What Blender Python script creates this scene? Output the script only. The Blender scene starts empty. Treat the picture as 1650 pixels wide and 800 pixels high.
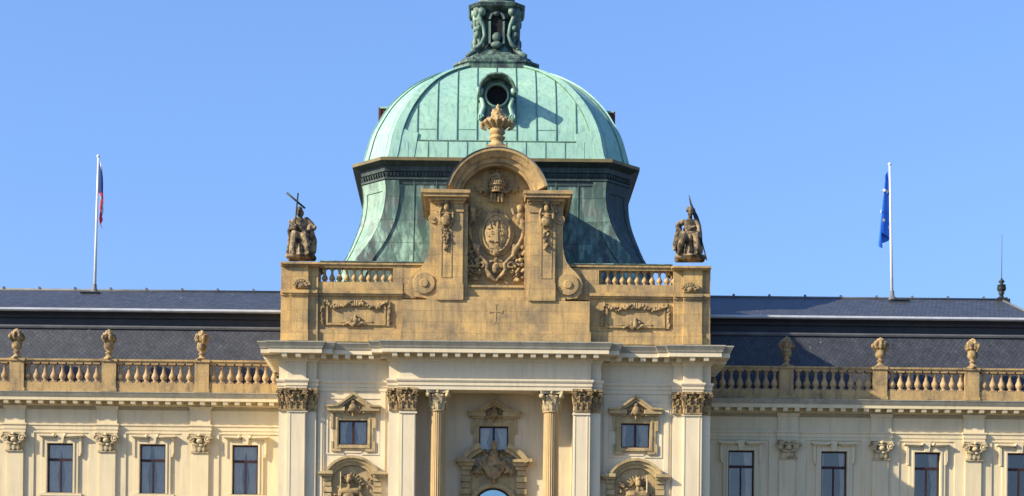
import bpy, bmesh, math, random
from mathutils import Vector, Matrix
from mathutils.geometry import tessellate_polygon
R = math.radians
random.seed(7)
SC = bpy.context.scene
COL = SC.collection

# ------------------------------------------------------------------ camera, sky, sun, exposure
cam_d = bpy.data.cameras.new('camera')
cam = bpy.data.objects.new('camera', cam_d); COL.objects.link(cam)
cam_d.sensor_width = 36; cam_d.lens = 3000/1650*36
cam_d.shift_x = (825-762.4)/1650; cam_d.shift_y = (1085-400)/1650
cam_d.clip_start = 1; cam_d.clip_end = 6000
DIST = 100.0
CAMZ = 1.65
cam.matrix_world = Matrix.Translation((-1.0, -DIST, CAMZ)) @ Matrix.Rotation(R(90), 4, 'X') @ Matrix.Rotation(R(0.6), 4, 'Z')
SC.camera = cam

SUN = Vector((-2.4, -1.0, 1.5)).normalized()
elev = math.asin(SUN.z)
world = bpy.data.worlds.new('World'); SC.world = world; world.use_nodes = True
wn = world.node_tree; wn.nodes.clear()
out = wn.nodes.new('ShaderNodeOutputWorld'); bg = wn.nodes.new('ShaderNodeBackground')
sky = wn.nodes.new('ShaderNodeTexSky'); sky.sky_type = 'NISHITA'; sky.sun_disc = False
sky.sun_elevation = elev; sky.sun_rotation = math.atan2(SUN.x, SUN.y)
sky.air_density = 1.2; sky.dust_density = 0.6; sky.ozone_density = 3.0; sky.altitude = 0
hs = wn.nodes.new('ShaderNodeHueSaturation'); hs.inputs['Saturation'].default_value = 1.19
hs.inputs['Hue'].default_value = 0.514
bg.inputs['Strength'].default_value = 0.132
stc = wn.nodes.new('ShaderNodeTexCoord'); smp = wn.nodes.new('ShaderNodeMapping')      # look a little higher up the sky: clear deep blue down to the roofs
smp.inputs['Scale'].default_value = (1, 1, 0.55); smp.inputs['Location'].default_value = (0, 0, 0.20)
snm = wn.nodes.new('ShaderNodeVectorMath'); snm.operation = 'NORMALIZE'
wn.links.new(stc.outputs['Generated'], smp.inputs['Vector']); wn.links.new(smp.outputs[0], snm.inputs[0]); wn.links.new(snm.outputs[0], sky.inputs['Vector'])
wn.links.new(sky.outputs[0], hs.inputs['Color']); wn.links.new(hs.outputs[0], bg.inputs['Color'])
wn.links.new(bg.outputs[0], out.inputs['Surface'])
sd = bpy.data.lights.new('sun', 'SUN'); sd.energy = 4.9; sd.angle = R(0.5); sd.color = (1.0, 0.885, 0.70)
so = bpy.data.objects.new('sun', sd); COL.objects.link(so)
so.rotation_euler = SUN.to_track_quat('Z', 'Y').to_euler()
SC.view_settings.view_transform = 'Standard'; SC.view_settings.look = 'None'
SC.view_settings.gamma = 1; SC.view_settings.use_curve_mapping = False
SC.view_settings.exposure = 0.95

# ------------------------------------------------------------------ measures
# facade units: 30 to the metre on the plane y = 0, measured right of the axis and down
def S(y): return (DIST+y)/(30*DIST)
def PX(d, y): return d*S(y)
def PZ(v, y): return CAMZ + (1085-v)*S(y)
def P3(d, v, y): return Vector((d*S(y), y, CAMZ+(1085-v)*S(y)))
def Q(u, v, y):
    d = u-797.5-0.0105*(600-v); return P3(d, v-0.0105*(u-797.5), y)

# ------------------------------------------------------------------ materials
def mat(name, c1, c2=None, scale=1.5, rough=0.85, bump=0.3, bscale=12, metallic=0.0, streak=None, streak_amt=0.5,
        streak_scale=(2.2, 2.2, 0.25), patch=None, patch_lo=0.55, patch_hi=0.7, patch_scale=0.7, blocks=None, spec=0.3, grain=None, facevar=0.0):
    m = bpy.data.materials.new(name); m.use_nodes = True
    nt = m.node_tree; N = nt.nodes; Lk = nt.links
    b = N['Principled BSDF']; b.inputs['Roughness'].default_value = rough; b.inputs['Metallic'].default_value = metallic
    b.inputs['Specular IOR Level'].default_value = spec
    tc = N.new('ShaderNodeTexCoord'); co = tc.outputs['Object']
    def noise(sc, det=6, vec=None, rg=0.6):
        n = N.new('ShaderNodeTexNoise'); n.inputs['Scale'].default_value = sc; n.inputs['Detail'].default_value = det
        n.inputs['Roughness'].default_value = rg; Lk.new(vec or co, n.inputs['Vector']); return n.outputs['Fac']
    def ramp(f, lo, hi, a=0.0, bb=1.0):
        r = N.new('ShaderNodeMapRange'); r.inputs['From Min'].default_value = lo; r.inputs['From Max'].default_value = hi
        r.inputs['To Min'].default_value = a; r.inputs['To Max'].default_value = bb; Lk.new(f, r.inputs['Value']); return r.outputs[0]
    def mix(f, a, bcol, mode='MIX'):
        x = N.new('ShaderNodeMix'); x.data_type = 'RGBA'; x.blend_type = mode
        if isinstance(f, float): x.inputs['Factor'].default_value = f
        else: Lk.new(f, x.inputs['Factor'])
        for s, v in ((6, a), (7, bcol)):
            if isinstance(v, tuple): x.inputs[s].default_value = (*v, 1)
            else: Lk.new(v, x.inputs[s])
        return x.outputs[2]
    K = 0.84
    c1 = tuple(k*K for k in c1); c2 = tuple(k*K for k in c2) if c2 else tuple(k*0.85 for k in c1)
    patch = patch and tuple(k*K for k in patch); streak = streak and tuple(k*K for k in streak)
    col = mix(ramp(noise(scale), 0.35, 0.65), c1, c2)
    if patch:
        col = mix(ramp(noise(patch_scale, 8, None, 0.7), patch_lo, patch_hi), col, patch)
    if streak:
        mp = N.new('ShaderNodeMapping'); mp.inputs['Scale'].default_value = streak_scale; Lk.new(co, mp.inputs['Vector'])
        col = mix(ramp(noise(1.6, 6, mp.outputs[0], 0.65), 0.48, 0.72, 0.0, streak_amt), col, streak)
    if grain:
        col = mix(ramp(noise(22, 3), 0.35, 0.7, 0.0, 1.0), col, mix(0.5, col, grain))
    hgt = noise(bscale, 6)
    if blocks:
        w, h, jc, amt, lo_, hi_ = (*blocks, (0.80, 0.80, 0.80), (1.12, 1.08, 1.0))[:6] if len(blocks) == 4 else blocks
        sp = N.new('ShaderNodeSeparateXYZ'); Lk.new(co, sp.inputs[0])
        ad = N.new('ShaderNodeMath'); ad.operation = 'ADD'; Lk.new(sp.outputs[0], ad.inputs[0]); Lk.new(sp.outputs[1], ad.inputs[1])
        cb = N.new('ShaderNodeCombineXYZ'); Lk.new(ad.outputs[0], cb.inputs[0]); Lk.new(sp.outputs[2], cb.inputs[1])
        br = N.new('ShaderNodeTexBrick'); br.inputs['Scale'].default_value = 1.0
        br.inputs['Brick Width'].default_value = w; br.inputs['Row Height'].default_value = h
        br.inputs['Mortar Size'].default_value = 0.024; br.inputs['Mortar Smooth'].default_value = 0.2
        br.inputs['Color1'].default_value = (*lo_, 1); br.inputs['Color2'].default_value = (*hi_, 1)
        br.inputs['Mortar'].default_value = (*jc, 1); Lk.new(cb.outputs[0], br.inputs['Vector'])
        col = mix(amt, col, mix(1.0, col, br.outputs['Color'], 'MULTIPLY'))
    if facevar:
        oi = N.new('ShaderNodeObjectInfo')
        col = mix(ramp(oi.outputs['Random'], 0, 1, 0, facevar), col, tuple(k*0.45 for k in c1))
    Lk.new(col, b.inputs['Base Color'])
    if bump:
        bp = N.new('ShaderNodeBump'); bp.inputs['Strength'].default_value = bump; bp.inputs['Distance'].default_value = 0.05
        Lk.new(hgt, bp.inputs['Height']); Lk.new(bp.outputs[0], b.inputs['Normal'])
    return m

M = {}
M['plaster'] = mat('cream_plaster', (0.78, 0.66, 0.425), (0.71, 0.59, 0.375), 0.5, 0.9, 0.08, 25, streak=(0.44, 0.37, 0.26), streak_amt=0.5,
                   patch=(0.66, 0.56, 0.40), patch_lo=0.55, patch_hi=0.75, patch_scale=0.35, grain=(0.6, 0.52, 0.38))
M['wplaster'] = mat('yellow_cream_plaster', (0.76, 0.63, 0.385), (0.69, 0.57, 0.345), 0.5, 0.9, 0.08, 25, streak=(0.42, 0.34, 0.22), streak_amt=0.5,
                   patch=(0.62, 0.52, 0.34), patch_lo=0.55, patch_hi=0.75, patch_scale=0.35, grain=(0.55, 0.46, 0.3))
M['stone'] = mat('sandstone', (0.60, 0.40, 0.16), (0.43, 0.30, 0.14), 1.1, 0.9, 0.4, 14, streak=(0.13, 0.10, 0.065), streak_amt=0.75,
                 patch=(0.19, 0.145, 0.085), patch_lo=0.52, patch_hi=0.70, patch_scale=1.1, grain=(0.20, 0.14, 0.07))
M['blocks'] = mat('sandstone_blocks', (0.76, 0.495, 0.18), (0.52, 0.36, 0.165), 0.7, 0.9, 0.3, 14, streak=(0.17, 0.13, 0.085), streak_amt=0.7,
                 patch=(0.22, 0.18, 0.12), patch_lo=0.45, patch_hi=0.68, patch_scale=0.6, blocks=(1.25, 0.60, (0.50, 0.46, 0.40), 0.42, (0.72, 0.74, 0.78), (1.15, 1.10, 1.0)), grain=(0.22, 0.15, 0.07))
M['carved'] = mat('carved_sandstone', (0.50, 0.34, 0.15), (0.24, 0.17, 0.085), 2.8, 0.9, 0.5, 20, patch=(0.09, 0.07, 0.045), patch_lo=0.48, patch_hi=0.62, patch_scale=2.6, facevar=0.3)
M['palecarved'] = mat('pale_carved_stone', (0.62, 0.50, 0.29), (0.42, 0.32, 0.17), 2.8, 0.9, 0.4, 20, patch=(0.15, 0.115, 0.06), patch_lo=0.50, patch_hi=0.66, patch_scale=2.6)
M['column'] = mat('column_sandstone', (0.54, 0.38, 0.18), (0.46, 0.31, 0.14), 0.8, 0.85, 0.2, 16, streak=(0.26, 0.18, 0.09), streak_amt=0.7, grain=(0.32, 0.22, 0.1))
M['trim'] = mat('ochre_trim', (0.56, 0.42, 0.205), (0.43, 0.315, 0.15), 1.3, 0.9, 0.3, 18, streak=(0.20, 0.15, 0.085), streak_amt=0.65, patch=(0.25, 0.19, 0.105), patch_lo=0.5, patch_scale=1.5)
M['crown'] = mat('weathered_cornice_stone', (0.42, 0.385, 0.285), (0.33, 0.30, 0.22), 0.7, 0.9, 0.2, 16, streak=(0.22, 0.20, 0.15), streak_amt=0.7, patch=(0.26, 0.24, 0.18), patch_scale=0.8)
M['baluster'] = mat('weathered_baluster_stone', (0.54, 0.37, 0.18), (0.38, 0.25, 0.13), 3, 0.9, 0.3, 20, patch=(0.20, 0.14, 0.08), patch_scale=3, facevar=0.55)
M['statue'] = mat('sooty_statue_stone', (0.44, 0.32, 0.18), (0.22, 0.16, 0.09), 2.4, 0.9, 0.5, 16, patch=(0.04, 0.034, 0.024), patch_lo=0.44, patch_hi=0.58, patch_scale=2.2)
M['copper'] = mat('green_copper', (0.33, 0.55, 0.43), (0.24, 0.44, 0.355), 0.5, 0.6, 0.12, 8, streak=(0.14, 0.27, 0.22), streak_amt=0.75, streak_scale=(3.2, 3.2, 0.2),
                  patch=(0.43, 0.64, 0.46), patch_lo=0.5, patch_hi=0.75, patch_scale=0.5, spec=0.4, blocks=(1.12, 2.3, (0.8, 0.85, 0.85), 0.6, (0.84, 0.89, 0.93), (1.08, 1.05, 0.98)))
M['copperseam'] = mat('copper_seam', (0.08, 0.15, 0.11), (0.16, 0.28, 0.21), 2, 0.7, 0.1)
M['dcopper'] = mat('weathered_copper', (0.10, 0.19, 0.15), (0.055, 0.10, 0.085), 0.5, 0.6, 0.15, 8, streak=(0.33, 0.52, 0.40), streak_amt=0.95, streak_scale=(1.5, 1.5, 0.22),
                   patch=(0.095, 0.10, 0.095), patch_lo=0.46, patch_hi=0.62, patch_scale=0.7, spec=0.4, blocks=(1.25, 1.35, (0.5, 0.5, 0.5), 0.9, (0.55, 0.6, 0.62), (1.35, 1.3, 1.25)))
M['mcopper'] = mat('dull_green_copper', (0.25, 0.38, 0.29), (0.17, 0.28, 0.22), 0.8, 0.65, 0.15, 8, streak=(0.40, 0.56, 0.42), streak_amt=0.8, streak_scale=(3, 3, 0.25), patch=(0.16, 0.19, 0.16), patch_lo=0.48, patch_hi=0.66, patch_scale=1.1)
M['drum'] = mat('shade_dark_copper', (0.03, 0.045, 0.045), (0.045, 0.065, 0.06), 0.8, 0.6, 0.15, 8, streak=(0.10, 0.16, 0.13), streak_amt=0.6, spec=0.3)  # near black: shade under the dome cornice and on the right-hand strips coloured in
M['lcopper'] = mat('dark_lantern_copper', (0.075, 0.14, 0.105), (0.035, 0.055, 0.052), 1.6, 0.6, 0.3, 10, streak=(0.28, 0.44, 0.32), streak_amt=0.6, patch=(0.025, 0.035, 0.04), patch_lo=0.46, patch_hi=0.58, patch_scale=1.5, spec=0.4)
M['brown'] = mat('brown_copper_gutter', (0.22, 0.16, 0.07), (0.12, 0.11, 0.05), 1.2, 0.6, 0.1)
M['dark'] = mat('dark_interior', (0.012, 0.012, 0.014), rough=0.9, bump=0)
M['redbrown'] = mat('red_brown_paint', (0.14, 0.035, 0.02), (0.10, 0.03, 0.02), 3, 0.6, 0.05)
M['frame'] = mat('dark_window_wood', (0.050, 0.018, 0.014), (0.035, 0.013, 0.012), 3, 0.5, 0.05)
M['blackframe'] = mat('black_window_wood', (0.02, 0.017, 0.018), (0.03, 0.02, 0.02), 3, 0.5, 0.05)
M['curtain'] = mat('white_curtain', (0.92, 0.90, 0.88), (0.72, 0.71, 0.72), 2, 0.9, 0.0, streak=(0.36, 0.36, 0.40), streak_amt=0.9, streak_scale=(14, 14, 0.2))
M['zinc'] = mat('pale_zinc_gutter', (0.62, 0.64, 0.66), (0.50, 0.52, 0.54), 1.2, 0.5, 0.05, streak=(0.3, 0.3, 0.3), streak_amt=0.5, streak_scale=(0.4, 1, 1))
M['lead'] = mat('grey_lead_trim', (0.17, 0.175, 0.17), (0.12, 0.12, 0.12), 1.0, 0.6, 0.1)
M['darklead'] = mat('dark_roof_cornice', (0.045, 0.048, 0.055), (0.03, 0.035, 0.042), 1.0, 0.7, 0.1)
M['white'] = mat('white_pole_paint', (0.80, 0.80, 0.80), (0.7, 0.7, 0.72), 2, 0.4, 0.0)
M['bronze'] = mat('black_bronze', (0.02, 0.022, 0.022), (0.035, 0.04, 0.035), 3, 0.5, 0.1)
M['fblue'] = mat('navy_flag_cloth', (0.012, 0.03, 0.16), (0.01, 0.025, 0.13), 3, 0.8, 0.1)
M['fred'] = mat('red_flag_cloth', (0.62, 0.03, 0.035), (0.55, 0.03, 0.035), 3, 0.8, 0.1)
M['fwhite'] = mat('white_flag_cloth', (0.66, 0.66, 0.72), (0.6, 0.6, 0.66), 3, 0.8, 0.1)
M['eblue'] = mat('bright_blue_flag_cloth', (0.035, 0.20, 0.80), (0.025, 0.15, 0.65), 3, 0.8, 0.1)
M['star'] = mat('gold_star_cloth', (0.80, 0.76, 0.50), (0.75, 0.7, 0.45), 3, 0.8, 0.0)
M['ground'] = mat('grey_paving', (0.16, 0.15, 0.12), (0.12, 0.115, 0.09), 0.3, 0.9, 0.2)

def slate_mat():
    m = bpy.data.materials.new('blue_grey_slate'); m.use_nodes = True
    nt = m.node_tree; N = nt.nodes; Lk = nt.links; b = N['Principled BSDF']
    b.inputs['Roughness'].default_value = 0.5; b.inputs['Specular IOR Level'].default_value = 0.4
    tc = N.new('ShaderNodeTexCoord'); sp = N.new('ShaderNodeSeparateXYZ'); Lk.new(tc.outputs['Object'], sp.inputs[0])
    cb = N.new('ShaderNodeCombineXYZ'); Lk.new(sp.outputs[0], cb.inputs[0]); Lk.new(sp.outputs[2], cb.inputs[1])
    mp = N.new('ShaderNodeMapping'); mp.inputs['Rotation'].default_value = (0, 0, R(38)); Lk.new(cb.outputs[0], mp.inputs['Vector'])
    br = N.new('ShaderNodeTexBrick'); br.offset = 0.0
    br.inputs['Scale'].default_value = 1; br.inputs['Brick Width'].default_value = 0.21; br.inputs['Row Height'].default_value = 0.19
    br.inputs['Mortar Size'].default_value = 0.022; br.inputs['Mortar Smooth'].default_value = 0.3
    br.inputs['Color1'].default_value = (0.038, 0.042, 0.050, 1); br.inputs['Color2'].default_value = (0.056, 0.060, 0.068, 1)
    br.inputs['Mortar'].default_value = (0.033, 0.037, 0.044, 1); Lk.new(mp.outputs[0], br.inputs['Vector'])
    n = N.new('ShaderNodeTexNoise'); n.inputs['Scale'].default_value = 1.3; n.inputs['Detail'].default_value = 12; n.inputs['Roughness'].default_value = 0.85
    Lk.new(tc.outputs['Object'], n.inputs['Vector'])
    r = N.new('ShaderNodeMapRange'); r.inputs['From Min'].default_value = 0.35; r.inputs['From Max'].default_value = 0.7
    r.inputs['To Min'].default_value = 0.55; r.inputs['To Max'].default_value = 1.45; Lk.new(n.outputs[0], r.inputs[0])
    v = N.new('ShaderNodeVectorMath'); v.operation = 'SCALE'; Lk.new(br.outputs[0], v.inputs[0]); Lk.new(r.outputs[0], v.inputs['Scale'])
    n2 = N.new('ShaderNodeTexNoise'); n2.inputs['Scale'].default_value = 2.4; n2.inputs['Detail'].default_value = 3
    Lk.new(tc.outputs['Object'], n2.inputs['Vector'])
    r2 = N.new('ShaderNodeMapRange'); r2.inputs['From Min'].default_value = 0.70; r2.inputs['From Max'].default_value = 0.78; Lk.new(n2.outputs[0], r2.inputs[0])
    mx = N.new('ShaderNodeMix'); mx.data_type = 'RGBA'; Lk.new(r2.outputs[0], mx.inputs['Factor']); Lk.new(v.outputs[0], mx.inputs[6])
    mx.inputs[7].default_value = (0.22, 0.24, 0.22, 1)
    Lk.new(mx.outputs[2], b.inputs['Base Color'])
    bp = N.new('ShaderNodeBump'); bp.inputs['Strength'].default_value = 0.5; bp.inputs['Distance'].default_value = 0.03
    Lk.new(br.outputs['Fac'], bp.inputs['Height']); bp.invert = True; Lk.new(bp.outputs[0], b.inputs['Normal'])
    return m
M['slate'] = slate_mat()

def glass_mat(name, tint, refl):
    m = bpy.data.materials.new(name); m.use_nodes = True
    nt = m.node_tree; N = nt.nodes; Lk = nt.links; N.clear()
    o = N.new('ShaderNodeOutputMaterial'); g = N.new('ShaderNodeBsdfGlossy'); g.inputs['Roughness'].default_value = 0.04
    g.inputs['Color'].default_value = (0.90, 0.80, 0.72, 1)
    t = N.new('ShaderNodeBsdfTransparent'); t.inputs['Color'].default_value = (*tint, 1)
    fr = N.new('ShaderNodeFresnel'); fr.inputs['IOR'].default_value = 1.5
    ad = N.new('ShaderNodeMath'); ad.operation = 'ADD'; ad.inputs[1].default_value = refl; ad.use_clamp = True; Lk.new(fr.outputs[0], ad.inputs[0])
    tc = N.new('ShaderNodeTexCoord'); n = N.new('ShaderNodeTexNoise'); n.inputs['Scale'].default_value = 0.9; Lk.new(tc.outputs['Object'], n.inputs['Vector'])
    bp = N.new('ShaderNodeBump'); bp.inputs['Strength'].default_value = 0.25; bp.inputs['Distance'].default_value = 0.05
    Lk.new(n.outputs[0], bp.inputs['Height']); Lk.new(bp.outputs[0], g.inputs['Normal'])
    mx = N.new('ShaderNodeMixShader'); Lk.new(ad.outputs[0], mx.inputs[0]); Lk.new(t.outputs[0], mx.inputs[1]); Lk.new(g.outputs[0], mx.inputs[2])
    Lk.new(mx.outputs[0], o.inputs['Surface']); return m
M['glass'] = glass_mat('window_glass', (0.90, 0.86, 0.80), 0.06)

M['skyglass'] = glass_mat('reflecting_door_glass', (0.5, 0.6, 0.65), 0.36)
M['skyglass'].node_tree.nodes['Glossy BSDF'].inputs['Color'].default_value = (0.85, 1.0, 0.95, 1)

# ------------------------------------------------------------------ helpers
class MB:
    def __init__(s): s.v = []; s.f = []; s.m = []; s.sm = []
    def add(s, vs, fs, mi=0, smooth=False):
        o = len(s.v); s.v += [tuple(p) for p in vs]
        for f in fs: s.f.append([i+o for i in f]); s.m.append(mi); s.sm.append(smooth)
        return s
    def boxm(s, x0, x1, y0, y1, z0, z1, mi=0):
        if x0 > x1: x0, x1 = x1, x0
        if z0 > z1: z0, z1 = z1, z0
        vs = [(x, y, z) for x in (x0, x1) for y in (y0, y1) for z in (z0, z1)]
        return s.add(vs, [(0,1,3,2),(4,6,7,5),(0,4,5,1),(2,3,7,6),(0,2,6,4),(1,5,7,3)], mi)
    def box(s, d0, d1, v0, v1, yf, yb, mi=0):                       # facade units, measured at the front face
        return s.boxm(PX(d0, yf), PX(d1, yf), yf, yb, PZ(v1, yf), PZ(v0, yf), mi)
    def prism(s, pts, yf, yb, holes=(), mi=0, sy=None):
        sy = yf if sy is None else sy
        loops = [list(pts)]+[list(h) for h in holes]
        L3 = [[Vector((PX(a, sy), PZ(b, sy), 0)) for a, b in lp] for lp in loops]
        tri = tessellate_polygon(L3); flat = [p for lp in L3 for p in lp]; n = len(flat)
        vs = [(p.x, yf, p.y) for p in flat]+[(p.x, yb, p.y) for p in flat]
        fs = []
        for a, b, c in tri:
            pa, pb, pc = flat[a], flat[b], flat[c]
            if (pb-pa).cross(pc-pa).z < 0: b, c = c, b
            fs.append((a, b, c)); fs.append((a+n, c+n, b+n))
        o = 0
        for k, lp in enumerate(L3):
            ar = sum(lp[i].x*lp[(i+1) % len(lp)].y-lp[(i+1) % len(lp)].x*lp[i].y for i in range(len(lp)))
            for i in range(len(lp)):
                j = (i+1) % len(lp); q = (o+i, o+i+n, o+j+n, o+j)
                if (ar > 0) != (k == 0): q = q[::-1]
                fs.append(q)
            o += len(lp)
        return s.add(vs, fs, mi)
    def sweep(s, path, prof, mi=0, cap=True, closed=False):          # path metres (x,y); prof (out, z) metres
        n = len(path); k = len(prof); vs = []
        def nrm(a, b):
            d = Vector((b[0]-a[0], b[1]-a[1])).normalized(); return Vector((d.y, -d.x))
        for i in range(n):
            if closed: n1 = nrm(path[i-1], path[i]); n2 = nrm(path[i], path[(i+1) % n])
            else:
                n1 = nrm(path[max(i-1, 0)], path[max(i-1, 0)+1]); n2 = nrm(path[min(i, n-2)], path[min(i, n-2)+1])
            t = n1+n2; t = t/(1+n1.dot(n2))
            for o_, z in prof: vs.append((path[i][0]+t.x*o_, path[i][1]+t.y*o_, z))
        fs = []
        for i in range(n if closed else n-1):
            i2 = (i+1) % n
            for j in range(k-1):
                fs.append((i*k+j, i2*k+j, i2*k+j+1, i*k+j+1))
        s.add(vs, fs, mi)
        return s
    def arch(s, cd, cv, a0, a1, prof, seg=28, mi=0, sy=0.0):          # prof closed loop of (radius units, y metres); angles degrees from +x ccw
        k = len(prof); vs = []
        for i in range(seg+1):
            a = R(a0+(a1-a0)*i/seg)
            for r, y in prof: vs.append((PX(cd+r*math.cos(a), sy), y, PZ(cv-r*math.sin(a), sy)))
        fs = []
        for i in range(seg):
            for j in range(k):
                j2 = (j+1) % k; fs.append((i*k+j, i*k+j2, (i+1)*k+j2, (i+1)*k+j))
        fs.append(tuple(range(k))[::-1]); fs.append(tuple(seg*k+j for j in range(k)))
        return s.add(vs, fs, mi)
    def lathe(s, prof, c=(0, 0, 0), seg=16, mi=0, smooth=True, flute=0, axis='Z', depth=0.05, squash=1.0):   # prof (r,z)
        vs = []; k = len(prof)
        for i in range(seg):
            a = 2*math.pi*i/seg
            for r, z in prof:
                rr = r*(1-depth*(0.5+0.5*math.cos(flute*a))) if flute else r
                x, y = rr*math.cos(a), rr*math.sin(a)*squash
                p = (x, y, z) if axis == 'Z' else (x, -z, y) if axis == 'Y' else (z, x, y)
                vs.append((c[0]+p[0], c[1]+p[1], c[2]+p[2]))
        fs = []
        for i in range(seg):
            i2 = (i+1) % seg
            for j in range(k-1): fs.append((i*k+j, i2*k+j, i2*k+j+1, i*k+j+1))
        s.add(vs, fs, mi, smooth)
        if prof[0][0] > 1e-4: s.add([vs[i*k] for i in range(seg)], [tuple(range(seg))[::-1]], mi)
        if prof[-1][0] > 1e-4: s.add([vs[i*k+k-1] for i in range(seg)], [tuple(range(seg))], mi)
        return s
    def ball(s, c, r, seg=10, mi=0, rz=None):
        rx, ry, rzz = r if isinstance(r, (tuple, list)) else (r, r, r)
        n = seg//2; vs = []; fs = []
        for j in range(n+1):
            t = math.pi*j/n
            for i in range(seg):
                a = 2*math.pi*i/seg
                vs.append((c[0]+rx*math.sin(t)*math.cos(a), c[1]+ry*math.sin(t)*math.sin(a), c[2]+rzz*math.cos(t)))
        for j in range(n):
            for i in range(seg):
                i2 = (i+1) % seg; fs.append((j*seg+i, (j+1)*seg+i, (j+1)*seg+i2, j*seg+i2))
        return s.add(vs, fs, mi, True)
    def tube(s, pts, rads, seg=8, mi=0):
        pts = [Vector(p) for p in pts]
        if not isinstance(rads, (list, tuple)): rads = [rads]*len(pts)
        vs = []; fs = []
        for i, p in enumerate(pts):
            d = (pts[min(i+1, len(pts)-1)]-pts[max(i-1, 0)]).normalized()
            a = Vector((0, 1, 0)) if abs(d.y) < 0.9 else Vector((1, 0, 0))
            u = d.cross(a).normalized(); w = d.cross(u)
            for j in range(seg):
                t = 2*math.pi*j/seg; vs.append(p+(u*math.cos(t)+w*math.sin(t))*rads[i])
        for i in range(len(pts)-1):
            for j in range(seg):
                j2 = (j+1) % seg; fs.append((i*seg+j, i*seg+j2, (i+1)*seg+j2, (i+1)*seg+j))
        fs.append(tuple(range(seg))[::-1]); fs.append(tuple((len(pts)-1)*seg+j for j in range(seg)))
        return s.add(vs, fs, mi, True)
    def spiral(s, c, r, turns, th, y, mi=0, hand=1):                  # flat volute in the facade plane, metres
        pts = []; n = 26
        for i in range(n):
            t = i/(n-1); a = turns*2*math.pi*t; rr = r*(1-0.85*t)
            pts.append((c[0]+hand*rr*math.cos(a), y-0.04*t, c[1]+rr*math.sin(a)))
        return s.tube(pts, [th*(1-0.45*i/(n-1)) for i in range(n)], 6, mi)
    def leaf(s, base, o, w, h, out, mi=0):                            # acanthus leaf on a bell, o = outward unit (x,y)
        side = Vector((-o[1], o[0], 0)); O = Vector((o[0], o[1], 0)); B = Vector(base)
        sp = [(0.02, 0.0, 0.75), (0.35, 0.30, 1.0), (0.70, 0.52, 0.95), (0.93, 0.90, 0.75), (0.98, 1.15, 0.55), (0.86, 1.25, 0.2)]
        vs = []; fs = []
        for zz, oo, ww in sp:
            c = B+Vector((0, 0, h*zz))+O*(out*oo)
            vs += [c-side*(w*ww/2), c+O*(out*0.38)+side*(w*0.04), c+side*(w*ww/2)]
        for i in range(len(sp)-1):
            for j in range(3):
                j2 = (j+1) % 3; fs.append((i*3+j, i*3+j2, (i+1)*3+j2, (i+1)*3+j))
        fs.append((0, 2, 1)); k = (len(sp)-1)*3; fs.append((k, k+1, k+2))
        return s.add(vs, fs, mi)
    def build(s, name, mats, parent=None, loc=None):
        me = bpy.data.meshes.new(name); me.from_pydata([tuple(v) for v in s.v], [], s.f)
        if not isinstance(mats, (list, tuple)): mats = [mats]
        for m in mats: me.materials.append(M[m] if isinstance(m, str) else m)
        for p, mi, sm in zip(me.polygons, s.m, s.sm): p.material_index = mi; p.use_smooth = sm
        bm = bmesh.new(); bm.from_mesh(me); bmesh.ops.recalc_face_normals(bm, faces=bm.faces); bm.to_mesh(me); bm.free()
        me.validate(); me.update()
        o = bpy.data.objects.new(name, me); COL.objects.link(o)
        if parent: o.parent = parent
        if loc is not None: o.location = loc
        return o

def tag(o, label=None, cat=None, group=None, kind=None):
    if label: o['label'] = label
    if cat: o['category'] = cat
    if group: o['group'] = group
    if kind: o['kind'] = kind
    return o
def empty(name, loc=(0, 0, 0)):
    o = bpy.data.objects.new(name, None); COL.objects.link(o); o.location = loc; o.empty_display_size = 0.3; return o
def kids(o): return [c for c in COL.objects if c.parent == o]
def copy_tree(o, parent=None, loc=None, mirror=False):
    c = o.copy(); COL.objects.link(c); c.parent = parent
    if loc is not None: c.location = loc
    if mirror: c.scale.x = -c.scale.x
    for ch in kids(o): copy_tree(ch, c)
    return c

def organic(name, prims, m, parent=None, voxel=0.035, smooth=2, loc=None, origin=None):
    """capsules ('c', p, q, r1, r2) and ellipsoids ('e', c, (rx,ry,rz)) fused into one carved surface"""
    mb = MB()
    for p in prims:
        if p[0] == 'e': mb.ball(p[1], p[2], 12)
        elif p[0] == 'b': mb.boxm(*p[1:])
        else:
            a, b = Vector(p[1]), Vector(p[2]); r1, r2 = p[3], p[4]
            mb.ball(a, r1, 10); mb.ball(b, r2, 10)
            if (b-a).length > 1e-3: mb.tube([a, b], [r1*0.995, r2*0.995], 10)
    if origin is not None:
        mb.v = [(v[0]-origin[0], v[1]-origin[1], v[2]-origin[2]) for v in mb.v]
    o = mb.build(name, m, None)
    md = o.modifiers.new('r', 'REMESH'); md.mode = 'VOXEL'; md.voxel_size = voxel*0.85; md.use_smooth_shade = True
    ms = o.modifiers.new('s', 'SMOOTH'); ms.iterations = smooth; ms.factor = 0.35
    dg = bpy.context.evaluated_depsgraph_get(); dg.update()
    me = bpy.data.meshes.new_from_object(o.evaluated_get(dg)); me.name = name
    o.modifiers.clear(); old = o.data; o.data = me; bpy.data.meshes.remove(old)
    me.materials.clear(); me.materials.append(M[m])
    for p in me.polygons: p.use_smooth = True
    if parent: o.parent = parent
    if loc is not None: o.location = loc
    return o
def chain(pts, rads):
    return [('c', pts[i], pts[i+1], rads[i], rads[i+1]) for i in range(len(pts)-1)]
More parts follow.
